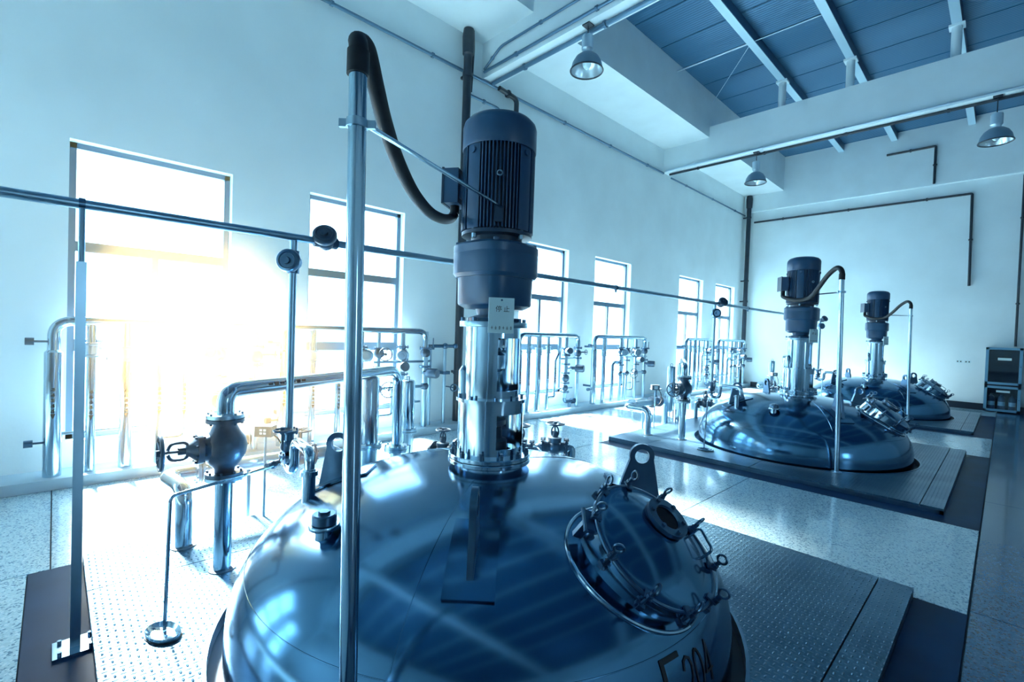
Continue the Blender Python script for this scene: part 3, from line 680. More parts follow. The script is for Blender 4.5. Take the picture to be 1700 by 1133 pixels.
# riser with diaphragm valves and inlet elbow
ry = 1.07
ris = thing('riser_pipe', (RXL, ry, .9), 'thin steel riser with two round valves, dropping from overhead pipe to nearest tank', 'pipe', 'riser pipes feeding the tanks')
MB().cyl((RXL, ry, RZL - .02), (RXL, ry, .93), .022, 16).build('pipe', 'steel_satin', ris)
tocam = V((.72, -.69, 0)).normalized()
def dvalve(c, d, s=1.0, run=UZ):
    m = MB(); c = V(c); m.cyl(c - V(run) * .07 * s, c + V(run) * .07 * s, .036 * s, 14); m.ball(c, .052 * s, 8)
    m.lathe([(.03 * s, .02 * s), (.05 * s, .03 * s), (.066 * s, .045 * s), (.072 * s, .055 * s), (.072 * s, .075 * s), (.064 * s, .088 * s), (.05 * s, .092 * s), (.045 * s, .085 * s), (.022 * s, .085 * s), (.02 * s, .10 * s), (0, .10 * s)], c, d, 24); return m
dvalve((RXL, ry, 1.985), tocam).build('diaphragm_valve', 'steel_dark', ris)
dvalve((RXL, ry + .20, RZL), (.45, -.25, .30), 1.05, (0, 1, 0)).build('diaphragm_valve', 'cast_iron', ris)
m = MB().cyl((RXL, ry, .93), (RXL, ry, .80), .03, 14); m.flange((RXL, ry, .925), UZ, .055, .016, 6, .006); m.ball((RXL, ry, .83), .05, 8); m.flange((RXL, ry, .775), UZ, .055, .016, 6, .006); m.build('globe_valve', 'steel_dark', ris)
m = MB().wheel((RXL + .07, ry - .06, .95), UZ, .05, .007, 4, .014); m.cyl((RXL + .07, ry - .06, .83), (RXL + .07, ry - .06, .95), .008, 8); m.build('handwheel', 'cast_iron', ris)
MB().tube(fillet([(RXL, ry, .78), (RXL, ry, .70), (RXL + .13, ry - .01, .70), (RXL + .13, ry - .01, .895), (pin.x, pin.y, .895), (pin.x, pin.y, .79)], .07), .028, 14).build('inlet_elbow', 'steel', ris)

# ------------------------------------------------------------------ outlet pipe with globe valve
OX, OY = -3.33, .77
outp = thing('outlet_pipe', (OX, OY, .06), 'thick steel pipe bend with cast globe valve left of the nearest tank', 'pipe', 'outlet pipes with globe valves')
EX, EY = -4.22, 2.50
MB().cyl((OX, OY, .061), (OX, OY, .625), .049, 24).build('standpipe', 'steel', outp)
MB().lathe([(.049, .061), (.075, .061), (.075, .066), (.049, .066)], (OX, OY, 0), (0, 0, 1), 24).build('floor_collar', 'grout', outp)
MB().flange((OX, OY, .635), UZ, .105, .022).build('flange', 'steel_satin', outp)
m = MB(); m.flange((OX, OY, .660), UZ, .105, .022)
m.lathe([(.055, .665), (.06, .70), (.088, .73), (.118, .785), (.124, .83), (.115, .88), (.082, .925), (.065, .96), (.065, .985)], (OX, OY, 0), (0, 0, 1), 28)
m.flange((OX, OY, .992), UZ, .105, .022)
d = V((0, -1, 0)); m.lathe([(.09, 0), (.085, .09), (.072, .12)], (OX, OY, .83), d, 24); m.flange((OX, OY - .135, .83), d, .09, .03, 8, .007)
vb = m.build('valve_body', 'cast_iron', outp)
m = MB().lathe([(.075, .15), (.045, .18), (.03, .20), (.022, .205), (.022, .24)], (OX, OY, .83), d, 20)
for s_ in (-1, 1): m.tube(fillet([(OX, OY - .185, .83 + .02 * s_), (OX, OY - .205, .83 + .05 * s_), (OX, OY - .275, .83 + .05 * s_), (OX, OY - .29, .83 + .012 * s_)], .02), .009, 8)
m.cyl((OX, OY - .18, .83), (OX, OY - .335, .83), .009, 8); m.build('yoke', 'cast_iron', vb)
MB().wheel((OX, OY - .325, .83), d, .098, .010, 5, .02).build('handwheel', 'cast_iron', vb)
MB().flange((OX, OY, 1.018), UZ, .105, .022).build('flange', 'steel_satin', outp)
MB().tube(fillet([(OX, OY, 1.02), (OX, OY, 1.175), (EX, EY, 1.175), (EX, EY, .40)], .16, 10), .049, 24).build('bend', 'steel', outp)
m = MB(); m.flange((EX, EY, .40), UZ, .12, .025); m.flange((EX, EY, .372), UZ, .12, .025); m.build('flange', 'steel_satin', outp)
MB().cyl((EX, EY, .36), (EX, EY, .0), .06, 24).build('lower_pipe', 'steel_satin', outp)
m = MB()
dd = (V((EX, EY, 0)) - V((OX, OY, 0))).normalized(); sd2 = V((dd.y, -dd.x, 0))
for k in range(7): m.obox(V((OX, OY, 1.19)) + dd * (.30 + k * .05) + sd2 * .046, dd, UZ, sd2, (.016, .012 if k % 2 else .008, .004))
m.build('stencilled_marks', 'ink', outp, kind='stuff')

# drain pipe that loops round to the back
DX, DY = -3.83, .65
dr = thing('drain_pipe', (DX, DY, .06), 'steel pipe elbow rising from the floor left of the nearest tank', 'pipe', 'drain pipes beside the tanks')
MB().tube(fillet([(DX, DY, .061), (DX, DY, .46), (-4.22, DY - .06, .46), (-4.22, DY + .14, .46)], .11, 8), .05, 20).build('elbow', 'steel', dr)
MB().lathe([(.05, .061), (.075, .061), (.075, .066), (.05, .066)], (DX, DY, 0), (0, 0, 1), 24).build('floor_collar', 'grout', dr)
m = MB(); m.flange((-4.22, DY + .15, .46), (0, 1, 0), .10, .02); m.flange((-4.22, DY + .175, .46), (0, 1, 0), .10, .02); m.build('flange', 'steel_satin', dr)
MB().tube(fillet([(-4.22, DY + .18, .46), (-4.22, 1.90, .46), (-4.22, 1.90, .0)], .10, 8), .055, 20).build('header', 'steel_satin', dr)
m = MB(); m.ball((-4.22, 1.55, .46), .085, 10); m.flange((-4.22, 1.44, .46), (0, 1, 0), .10, .02); m.flange((-4.22, 1.66, .46), (0, 1, 0), .10, .02); m.cyl((-4.22, 1.55, .50), (-4.22, 1.55, .68), .018, 10); m.build('gate_valve', 'cast_iron', dr)
MB().wheel((-4.22, 1.55, .68), UZ, .095, .008, 5).build('handwheel', 'cast_iron', dr)
for y in (1.15,):
    m = MB().cyl((-4.22, y, 0), (-4.22, y, .41), .016, 10); m.box((-4.28, y - .04, 0), (-4.16, y + .04, .008)); m.build('support_leg', 'steel_satin', dr)

# junction box on a stem
JX, JY = -4.05, 1.22
jb = thing('junction_box', (JX, JY, .06), 'small grey junction box on a thin stem beside the nearest globe valve', 'box', 'junction boxes on stems')
MB().obox((JX, JY, .745), tocam, (.69, .72, 0), UZ, (.045, .065, .042)).build('case', 'box_grey', jb)
MB().cyl((JX, JY, .061), (JX, JY, .71), .010, 10).build('stem', 'steel_satin', jb)
MB().tube(smooth_path([(JX + .03, JY + .05, .71), (JX + .05, JY + .09, .66), (JX + .07, JY + .10, .55), (JX + .05, JY + .05, .46), (JX - .05, JY - .02, .43)], 6), .006, 8).build('cable', 'black_rubber', jb)
m = MB()
for a, b in ((-.03, .012), (.0, .012), (-.03, -.014), (.0, -.014)): m.obox(V((JX, JY, .745)) + tocam * .046 + V((.69, .72, 0)) * (a + .015) + UZ * b, (.69, .72, 0), UZ, tocam, (.010, .008, .001))
m.build('cover_marks', 'white_plate', jb, kind='stuff')

# filter vessels behind the outlet bend
FXV, FYV = -4.03, 2.09
def vessel(x, y, r, z0, z1, label):
    t_ = thing('filter_vessel', (x, y, 0), label, 'filter', 'filter vessels behind the tanks')
    MB().lathe([(r, z0), (r, z1 - .03), (r * .9, z1 - .008), (r * .6, z1), (0, z1)], (x, y, 0), (0, 0, 1), 32).build('shell', 'steel', t_)
    m = MB(); m.flange((x, y, z0), UZ, r + .035, .02, 10, .007); m.flange((x, y, z0 - .024), UZ, r + .035, .02, 10, .007); m.build('flange', 'steel_satin', t_)
    MB().lathe([(r * .97, z0 - .03), (r * .97, .16), (r * .5, .10), (.02, .09), (0, .09)], (x, y, 0), (0, 0, 1), 32).build('bowl', 'steel_satin', t_)
    for k in range(3): a = 2 * PI * k / 3; MB().cyl((x + r * .9 * math.cos(a), y + r * .9 * math.sin(a), 0), (x + r * .9 * math.cos(a), y + r * .9 * math.sin(a), .3), .012, 8).build('leg', 'steel_dark', t_)
    MB().torus((x, y, z1 + .02), (0, 1, 0), .025, .006, 14, 6).build('lid_ring', 'steel_dark', t_)
    return t_
v1 = vessel(FXV, FYV, .088, .52, 1.14, 'wide polished filter vessel behind the pole at the nearest tank')
v2 = vessel(-4.62, 2.86, .080, .46, 1.02, 'narrower polished filter vessel beside the outlet bend of the nearest tank')

# gate valves with upright handwheels
def gate_valve(x, y, z, d, label, group, R=.085):
    t_ = thing('gate_valve', (x, y, z), label, 'valve', group); d = V(d).normalized()
    m = MB(); c = V((x, y, z)); m.ball(c, .075, 10, (1, 1, 1)); m.cyl(c - d * .11, c + d * .11, .05, 16); m.flange(c - d * .11, d, .095, .022); m.flange(c + d * .11, d, .095, .022)
    m.lathe([(.06, .05), (.065, .08), (.065, .095), (.03, .10), (.024, .15)], c, (0, 0, 1), 18); m.build('body', 'cast_iron', t_)
    m = MB()
    for s_ in (-1, 1): m.tube(fillet([c + V((0, 0, .10)) + d * .02 * s_, c + V((0, 0, .13)) + d * .035 * s_, c + V((0, 0, .18)) + d * .03 * s_, c + V((0, 0, .205)) + d * .008 * s_], .02), .008, 8)
    m.cyl(c + V((0, 0, .10)), c + V((0, 0, .235)), .008, 8); m.build('yoke', 'cast_iron', t_)
    MB().wheel(c + V((0, 0, .225)), UZ, R, .008, 5, .018).build('handwheel', 'cast_iron', t_)
    for sg_ in (1, -1): MB().tube(fillet([c + d * .12 * sg_, c + d * .162 * sg_, c + d * .162 * sg_ + V((0, 0, .061 - z))], .035), .034, 14).build('pipe_stub', 'steel_satin', t_)
    return t_
g1 = gate_valve(-2.92, 3.42, .52, (.75, .66, 0), 'dark gate valve with handwheel, right behind the nearest tank', 'gate valves behind the tanks')
g2 = gate_valve(-3.90, 2.84, .36, (.95, .3, 0), 'dark gate valve, left of the pair behind the nearest tank', 'gate valves behind the tanks', .07)
g3 = gate_valve(-3.86, 3.10, .36, (.95, .3, 0), 'dark gate valve, right of the pair behind the nearest tank', 'gate valves behind the tanks', .07)
g4 = gate_valve(-3.12, 3.16, .50, (.75, .66, 0), 'dark gate valve half hidden by the steel lantern of the nearest tank', 'gate valves behind the tanks')

# sampling tube and drain cup
st = thing('sampling_tube', (-2.83, .42, .06), 'thin bent steel tube from the valve down into the floor cup', 'tube', 'sampling tubes')
MB().tube(fillet([(RXL + .02, ry - .06, .735), (-2.95, .80, .74), (-2.81, .42, .735), (-2.83, .41, .066)], .03), .0085, 10).build('tube', 'steel', st)
m = MB().cyl((RXL, ry - .06, .735), (RXL + .05, ry - .14, .737), .02, 10); m.ball((RXL + .03, ry - .10, .737), .026, 8); m.build('needle_valve', 'cast_iron', st)
cup = thing('drain_cup', (-2.80, .40, .06), 'shallow oval steel drain cup set in the platform', 'drain', 'drain cups in the platforms')
def ell_lathe(prof, c, sx, sy, ang, n=40):
    m = MB().lathe(prof, (0, 0, 0), (0, 0, 1), n); ca, sa = math.cos(ang), math.sin(ang)
    m.v = [(c[0] + ca * x * sx - sa * y * sy, c[1] + sa * x * sx + ca * y * sy, c[2] + z) for x, y, z in m.v]; return m
ell_lathe([(0, .003), (.07, .004), (.088, .016), (.10, .022), (.104, .020), (.104, .001)], (-2.80, .40, .06), 1.0, .62, .3).build('bowl', 'steel', cup)
ell_lathe([(.104, .001), (.110, .001), (.110, .006), (.104, .006)], (-2.80, .40, .06), 1.0, .62, .3).build('seal', 'ink', cup)

# ------------------------------------------------------------------ copies at the middle and farthest tank
ST_OFF = [(6.06, 'middle'), (11.98, 'farthest')]
def repeat(o, labels, fine=None):
    return [copy_thing(o, 0, ST_OFF[k][0] + (fine[k] if fine else 0), labels[k]) for k in range(2)]
cps = repeat(tank, ['polished steel tank dome in the middle of the row', 'polished steel tank dome farthest away, by the far wall'])
for c in cps:                                             # only the front tank shows its number
    for ch in [x for x in bpy.data.objects if x.parent == c and x.name.startswith('dome')]:
        for g in [x for x in bpy.data.objects if x.parent == ch and x.name.startswith('painted')]: bpy.data.objects.remove(g)
repeat(ag, ['blue motor and gearbox above the middle tank', 'blue motor and gearbox above the farthest tank'])
repeat(sign, ['dark seen-edge-on sign plate on the middle gearbox', 'small sign plate on the farthest gearbox'])
pcs = repeat(pole, ['steel pole with black hose in front of the middle tank', 'steel pole with black hose in front of the farthest tank'])
alt = MB().tube(smooth_path([pt + V((0, 0, -.03)), pt + V((0, 0, .03)), pt + V((-.03, .04, .085)), pt + V((-.09, .11, .10)), (-1.58, .90, 2.43), (-1.74, 1.14, 2.29), (-1.90, 1.40, 2.20), (-2.10, 1.52, 2.185), GL + V((.03, -.05, -.05)), GL], 8), .0285, 16).build('spare_hose', 'black_rubber', pole)
for c in pcs:
    for ch in [x for x in bpy.data.objects if x.parent == c and x.name.startswith('hose') and not x.name.startswith('hose_sleeve')]: ch.data = alt.data
bpy.data.objects.remove(alt)
repeat(ris, ['steel riser with valves between overhead pipe and middle tank', 'steel riser with valves at the end of the overhead pipe, farthest tank'], (.14, .17))
repeat(outp, ['steel pipe bend with cast globe valve left of the middle tank', 'steel pipe bend with globe valve behind the middle lantern, farthest tank'], (0, 0))
repeat(dr, ['steel pipe elbow rising from the floor left of the middle tank', 'steel pipe elbow rising from the floor left of the farthest tank'])
repeat(jb, ['small dark junction box on a thin stem by the middle tank piping', 'small junction box on a thin stem by the farthest tank piping'])
repeat(v1, ['wide polished filter vessel left of the middle tank', 'wide polished filter vessel left of the farthest tank'])
repeat(v2, ['narrower polished filter vessel behind the middle tank piping', 'narrower polished filter vessel behind the farthest tank piping'])
repeat(g1, ['dark gate valve with handwheel standing behind the middle tank', 'dark gate valve with handwheel standing behind the farthest tank'])
repeat(g2, ['dark gate valve, left of the pair behind the middle tank', 'dark gate valve, left of the pair behind the farthest tank'])
repeat(st, ['thin steel sampling tube in front of the middle tank', 'thin steel sampling tube beside the farthest tank'])
repeat(cup, ['shallow drain cup in the platform of the middle tank', 'shallow drain cup in the platform of the farthest tank'])

# ------------------------------------------------------------------ pipe manifolds under the windows
MX = -6.14
def marks(m, y, r, z, n, up=False):
    fx = MX + r * .98
    for k in range(n):
        zz = z + .05 + k * .05
        m.obox((fx, y, zz), (0, 1, 0), UZ, (1, 0, 0), (.016, .004, .004)); m.obox((fx, y, zz + .014), (0, 1, 0), UZ, (1, 0, 0), (.011, .004, .004)); m.obox((fx, y + .004, zz + .006), (0, 1, 0), UZ, (1, 0, 0), (.004, .017, .004))
    m.prism([(-.018, .03), (0, -.02), (.018, .03)], (fx + .002, y, z), (0, 1, 0), UZ, .004)
def union(m, y, z, r):
    m.lathe([(r, -.07), (r + .022, -.07), (r + .022, -.05), (r + .012, -.045), (r + .012, .045), (r + .022, .05), (r + .022, .07), (r, .07)], (MX, y, z), (0, 0, 1), 18)
    m.cyl((MX + .02, y, z), (MX + .02, y + r + .07, z - .005), .008, 8); m.cyl((MX + .02, y + r + .07, z), (MX + .02, y + r + .075, z - .10), .006, 8)
def actuator(m, p, d, s=1.0):
    p = V(p); d = V(d).normalized(); m.cyl(p, p + d * .07 * s, .022 * s, 12); m.lathe([(.0, .06 * s), (.05 * s, .06 * s), (.055 * s, .07 * s), (.055 * s, .17 * s), (.048 * s, .185 * s), (0, .185 * s)], p, d, 18)
def flanges(m, y, zs, r, x=MX):
    for z in zs: m.flange((x, y, z), UZ, r, .02, 6, .007)
def manifold_a(y0, label):
    W = 1.72; t_ = thing('pipe_manifold', (MX, y0, .10), label, 'pipes', 'pipe manifolds under the windows'); zb = .10
    MB().tube(fillet([(MX, y0, zb), (MX, y0, 1.555), (MX, y0 + W, 1.555), (MX, y0 + W, 1.30)], .13, 8), .046, 18).build('header_pipe', 'steel', t_)
    MB().lathe([(.046, .0), (.066, .0), (.066, 1.16), (.046, 1.18)], (MX, y0, zb), (0, 0, 1), 20).build('insulated_leg', 'steel', t_)
    for i, (dy, r, zu) in enumerate(((.265, .038, 1.28), (.53, .054, 1.24), (.80, .034, 1.27))):
        p = MB().cyl((MX, y0 + dy, zb), (MX, y0 + dy, 1.555), r, 16).build('drop_pipe', 'steel', t_)
        m = MB(); union(m, y0 + dy, zu, r); m.build('ball_valve', 'steel_satin', p)
        m = MB(); marks(m, y0 + dy, r, .62, 5); m.build('stencilled_marks', 'ink', p, kind='stuff')
    m = MB(); marks(m, y0, .066, .66, 5); m.build('stencilled_marks', 'ink', t_, kind='stuff')
    MB().tube(fillet([(MX, y0 + .84, .34), (MX, y0 + 1.02, .34), (MX, y0 + 1.02, 1.06), (MX, y0 + 1.12, 1.20), (MX, y0 + 1.12, 1.555)], .05), .026, 14).build('bypass_pipe', 'steel', t_)
    m = MB(); marks(m, y0 + 1.02, .026, .60, 6); m.build('stencilled_marks', 'ink', t_, kind='stuff')
    for dy, r, zs in ((1.34, .042, (1.30, 1.16, .98, .80, .60, .42)), (W, .040, (1.31, 1.10))):
        p = MB().tube([(MX, y0 + dy, .30 if dy < 1.5 else zb), (MX, y0 + dy, 1.555)], r, 16).build('valve_column', 'steel_satin', t_)
        for z in zs: MB().flange((MX, y0 + dy, z), UZ, r + .052, .022, 6, .008).build('flange', 'steel_dark', p)
        for z, q in (((1.23, .068), (.70, .075), (.50, .06)) if dy < 1.5 else ((1.2, .068),)): MB().ball((MX, y0 + dy, z), q * 1.15, 8).build('valve_body', 'cast_iron', p)
    m = MB(); actuator(m, (MX + .03, y0 + 1.34, 1.23), (.7, -.5, .12), 1.25); m.build('actuator', 'cast_iron', t_)
    m = MB(); actuator(m, (MX + .03, y0 + 1.50, .90), (.9, .4, 0), 1.4); m.build('actuator', 'cast_iron', t_)
    m = MB(); m.cyl((MX, y0 + 1.34, .89), (MX, y0 + W, .89), .024, 12); m.cyl((MX, y0 + 1.10, 1.09), (MX, y0 + W + .08, 1.09), .018, 10); m.ball((MX, y0 + 1.50, .89), .05, 8); m.build('cross_pipe', 'steel_satin', t_)
    m = MB(); m.cyl((MX, y0 + W, 1.22), (MX + .06, y0 + W + .2, 1.22), .014, 8); m.wheel((MX + .06, y0 + W + .2, 1.22), (.25, 1, 0), .05, .006, 4, .012); m.build('handwheel', 'cast_iron', t_)
    m = MB().tube(fillet([(MX, y0 + 1.34, .42), (MX, y0 + 1.34, .22), (MX, y0 + 1.56, .22)], .06), .035, 12); m.cyl((MX, y0 + 1.56, .22), (MX, y0 + 1.66, .22), .055, 14); m.cyl((MX, y0 + 1.50, .10), (MX, y0 + 1.50, .22), .03, 10); m.build('steam_trap', 'steel_dark', t_)
    for z in (.48, 1.33): MB().obox((WX + .13, y0, z), (1, 0, 0), (0, 1, 0), UZ, (.13, .012, .02)).build('wall_bracket', 'steel_dark', t_)
    for z in (.42, 1.36): 
        m = MB().cyl((MX, y0 - .02, z), (MX, y0 - .16, z), .010, 8); m.cyl((MX, y0 - .13, z), (MX, y0 - .19, z), .034, 12); m.build('standoff', 'steel_dark', t_)
    MB().cyl((MX - .12, y0 + .05, .47), (MX - .12, y0 + W, .47), .016, 10).build('low_rail', 'steel_satin', t_)
    return t_
def manifold_b(y0, label):
    W = 2.06; t_ = thing('pipe_manifold', (MX, y0, .10), label, 'pipes', 'pipe manifolds under the windows'); zb = .10
    MB().tube(fillet([(MX, y0, zb), (MX, y0, 1.555), (MX, y0 + W, 1.555), (MX, y0 + W, 1.30)], .13, 8), .044, 18).build('header_pipe', 'steel', t_)
    MB().lathe([(.044, 0), (.06, 0), (.06, 1.16), (.044, 1.18)], (MX, y0, zb), (0, 0, 1), 20).build('insulated_leg', 'steel', t_)
    m = MB(); marks(m, y0, .06, .60, 6); m.build('stencilled_marks', 'ink', t_, kind='stuff')
    p = MB().cyl((MX, y0 + .36, zb), (MX, y0 + .36, 1.555), .042, 16).build('drop_pipe', 'steel', t_)
    m = MB(); union(m, y0 + .36, 1.20, .042); m.build('ball_valve', 'steel_satin', p)
    m = MB(); marks(m, y0 + .36, .042, .55, 6); m.build('stencilled_marks', 'ink', p, kind='stuff')
    p = MB().tube(fillet([(MX, y0 + .70, zb), (MX, y0 + .70, .98), (MX, y0 + 1.02, .98)], .10, 8), .038, 16).build('return_pipe', 'steel', t_)
    m = MB(); marks(m, y0 + .70, .038, .50, 6); m.build('stencilled_marks', 'ink', p, kind='stuff')
    for dy, r in ((1.02, .034), (1.28, .026), (1.66, .038), (W, .04)):
        p = MB().cyl((MX, y0 + dy, zb), (MX, y0 + dy, 1.555), r, 14).build('valve_column', 'steel_satin', t_)
        for z in ((1.32, 1.14, .92) if dy in (1.02, 1.66) else (1.30, 1.02)): MB().flange((MX, y0 + dy, z), UZ, r + .052, .022, 6, .008).build('flange', 'steel_dark', p)
        for z, q in ((1.23, .066), (.72, .055)): MB().ball((MX, y0 + dy, z), q * 1.15, 8).build('valve_body', 'cast_iron', p)
    for dy, z in ((1.10, 1.20), (1.66, 1.20)): dvalve((MX + .02, y0 + dy, z), (.8, -.55, .0), 1.25).build('diaphragm_valve', 'steel_satin', t_)
    for dy, z, R in ((1.34, 1.22, .09), (1.40, .72, .11)):
        m = MB(); m.cyl((MX, y0 + dy, z), (MX + .16, y0 + dy - .04, z), .012, 8); m.wheel((MX + .16, y0 + dy - .04, z), (1, -.3, 0), R, .008, 5, .018); m.build('handwheel', 'cast_iron', t_)
    m = MB(); actuator(m, (MX + .03, y0 + 1.66, 1.02), (.75, -.35, .1), 1.3); m.build('actuator', 'cast_iron', t_)
    m = MB(); actuator(m, (MX + .03, y0 + W - .04, .93), (.9, .35, 0), 1.35); m.build('actuator', 'cast_iron', t_)
    m = MB(); m.cyl((MX, y0 + 1.0, .72), (MX, y0 + W, .72), .024, 12); m.cyl((MX, y0 + 1.2, 1.10), (MX, y0 + W + .1, 1.10), .018, 10); m.tube(fillet([(MX + .05, y0 + 1.28, .34), (MX + .05, y0 + 1.48, .34), (MX + .05, y0 + 1.48, .72)], .06), .022, 10); m.build('cross_pipe', 'steel_satin', t_)
    m = MB(); m.cyl((MX, y0 + W, 1.30), (MX + .04, y0 + W + .13, 1.30), .02, 10); m.cyl((MX + .04, y0 + W + .11, 1.30), (MX + .04, y0 + W + .11, 1.46), .008, 8); m.build('lever_valve', 'steel_dark', t_)
    m = MB().tube(fillet([(MX, y0 + 1.02, .72), (MX + .1, y0 + 1.02, .72), (MX + .1, y0 + 1.02, .10)], .05), .026, 12); m.build('branch_pipe', 'steel_satin', t_)
    for z in (.48, 1.33): MB().obox((WX + .13, y0, z), (1, 0, 0), (0, 1, 0), UZ, (.13, .012, .02)).build('wall_bracket', 'steel_dark', t_)
    for z in (.42, 1.36):
        m = MB().cyl((MX, y0 - .02, z), (MX, y0 - .16, z), .010, 8); m.cyl((MX, y0 - .13, z), (MX, y0 - .19, z), .034, 12); m.build('standoff', 'steel_dark', t_)
    MB().cyl((MX - .12, y0 + .05, .47), (MX - .12, y0 + W, .47), .016, 10).build('low_rail', 'steel_satin', t_)
    return t_
ma = manifold_a(.0, 'sunlit steel pipe manifold under the nearest window, far left')
mb_ = manifold_b(2.03, 'steel pipe manifold under the second window, behind the tall pole')
copy_thing(ma, 0, 6.10, 'steel pipe manifold right of the lantern, under the third window'); copy_thing(ma, 0, 12.62, 'small far manifold under the fifth window')
copy_thing(mb_, 0, 6.36, 'steel pipe manifold with two handwheels under the fourth window'); copy_thing(mb_, 0, 12.74, 'farthest manifold, under the last window by the corner')
# small twin stand of pipes by the downpipe
tw = thing('instrument_stand', (-6.2, 4.3, .1), 'two thin pipes with gauges on the wall beside the dark downpipe', 'pipes')
for y in (4.22, 4.50): MB().cyl((-6.2, y, .10), (-6.2, y, 1.33), .026, 12).build('pipe', 'steel_satin', tw)
m = MB().cyl((-6.2, 4.15, 1.33), (-6.2, 4.72, 1.33), .026, 12); m.ball((-6.2, 4.5, 1.33), .05, 8); m.ball((-6.2, 4.70, 1.33), .045, 8); m.build('header_pipe', 'steel_dark', tw)
m = MB()
for y in (4.20, 4.46): m.box((-6.397, y, .88), (-6.16, y + .12, .93))
m.build('wall_bracket', 'steel_dark', tw)
m = MB().torus((-6.15, 4.66, .66), (1, -.4, 0), .055, .010, 18, 6); m.cyl((-6.397, 4.66, .66), (-6.15, 4.66, .66), .010, 8); m.build('gauge', 'steel_dark', tw)

# ------------------------------------------------------------------ wall pipes and conduits
def downpipe(x, y, label):
    t_ = thing('downpipe', (x, y, .1), label, 'pipe', 'dark downpipes on the window wall')
    MB().cyl((x, y, .10), (x, y, 6.1), .068, 20).build('pipe', 'dark_pipe', t_)
    MB().lathe([(.068, 6.06), (.09, 6.08), (.095, 6.2), (.10, 6.36), (.085, 6.48), (0, 6.49)], (x, y, 0), (0, 0, 1), 20).build('hopper', 'dark_pipe', t_)
    MB().tube(fillet([(x + .02, y + .08, 6.49), (x + .02, y + .10, 6.2), (x + .02, y + .07, 5.5)], .1), .018, 8).build('side_cable', 'dark_pipe', t_)
    for z in (.9, 2.9, 3.6, 5.75):
        m = MB().lathe([(.069, -.03), (.082, -.03), (.082, .03), (.069, .03)], (x, y, z), (0, 0, 1), 20); m.box((WX + .002, y - .02, z - .02), (x - .06, y + .02, z + .02)); m.build('pipe_collar', 'dark_pipe', t_)
    return t_
downpipe(-6.24, 4.80, 'dark vertical downpipe on the wall behind the nearest motor')
downpipe(-6.22, 16.98, 'dark vertical downpipe in the far corner of the room')
def conduit(pts, r, label, m='conduit', clips=True, rad=.08, name='conduit'):
    t_ = thing(name, tuple(pts[0]), label, 'conduit', 'surface conduits')
    P = fillet(pts, rad); MB().tube(P, r, 10).build('tube', m, t_)
    if clips:
        for i in range(len(pts) - 1):
            a, b = V(pts[i]), V(pts[i + 1]); n = max(1, int((b - a).length / 1.5))
            for k in range(n):
                c = a + (b - a) * ((k + .5) / n); d = (b - a).normalized(); mm = MB().cyl(c - d * .02, c + d * .02, r * 1.5, 8); mm.build('saddle', m, t_)
    return t_
conduit([(WX + .045, -3.0, 5.86), (WX + .045, 11.40, 5.86)], .026, 'long conduit sloping across the top of the window wall', 'conduit')
conduit([(WX + .045, 11.82, 5.84), (WX + .045, FY - .20, 5.84)], .022, 'conduit on the window wall beyond the middle beam', 'conduit')
conduit([(WX + .05, 4.9, 5.52), (WX + .05, 5.62, 5.52), (WX + .05, 5.74, 5.2), (WX + .05, 5.74, .11)], .024, 'curved conduit coming down behind the nearest motor', 'conduit')
conduit([(WX + .10, 5.55, 5.84), (WX + .10, 5.98, 5.80), (WX + .10, 5.98, .11)], .045, 'thicker dark pipe with elbow coming down behind the nearest motor', 'dark_pipe')
conduit([(-6.3, 5.20, 6.02), (-5.9, 5.20, 6.25), (3.0, 5.20, 6.25)], .020, 'upper conduit along the face of the near beam', 'conduit')
conduit([(-6.3, 5.20, 5.98), (3.0, 5.20, 5.98)], .024, 'lower conduit along the face of the near beam', 'conduit')
conduit([(-6.3, 5.40, 5.86), (3.0, 5.40, 5.86)], .035, 'thick conduit under the near beam', 'conduit')
conduit([(-6.3, 11.43, 5.92), (3.0, 11.43, 5.92)], .026, 'white conduit along the lower edge of the middle beam', 'galv')
conduit([(-6.3, 11.62, 5.87), (3.0, 11.62, 5.87)], .026, 'dark conduit under the middle beam', 'dark_pipe')
conduit([(-6.1, FY - .05, 5.60), (-.75, FY - .05, 5.60), (-.72, FY - .05, 3.2)], .030, 'dark conduit along the far wall turning down at the right', 'dark_pipe', rad=.03)
conduit([(-2.55, FY - .19, 6.98), (-1.5, FY - .19, 6.98), (-1.5, FY - .19, 5.97)], .030, 'dark conduit bent down the top of the far wall', 'dark_pipe', rad=.03)
conduit([(.17, FY - .05, 5.9), (.17, FY - .05, 1.66)], .026, 'thin dark conduit running down to the glazed cabinet', 'dark_pipe')

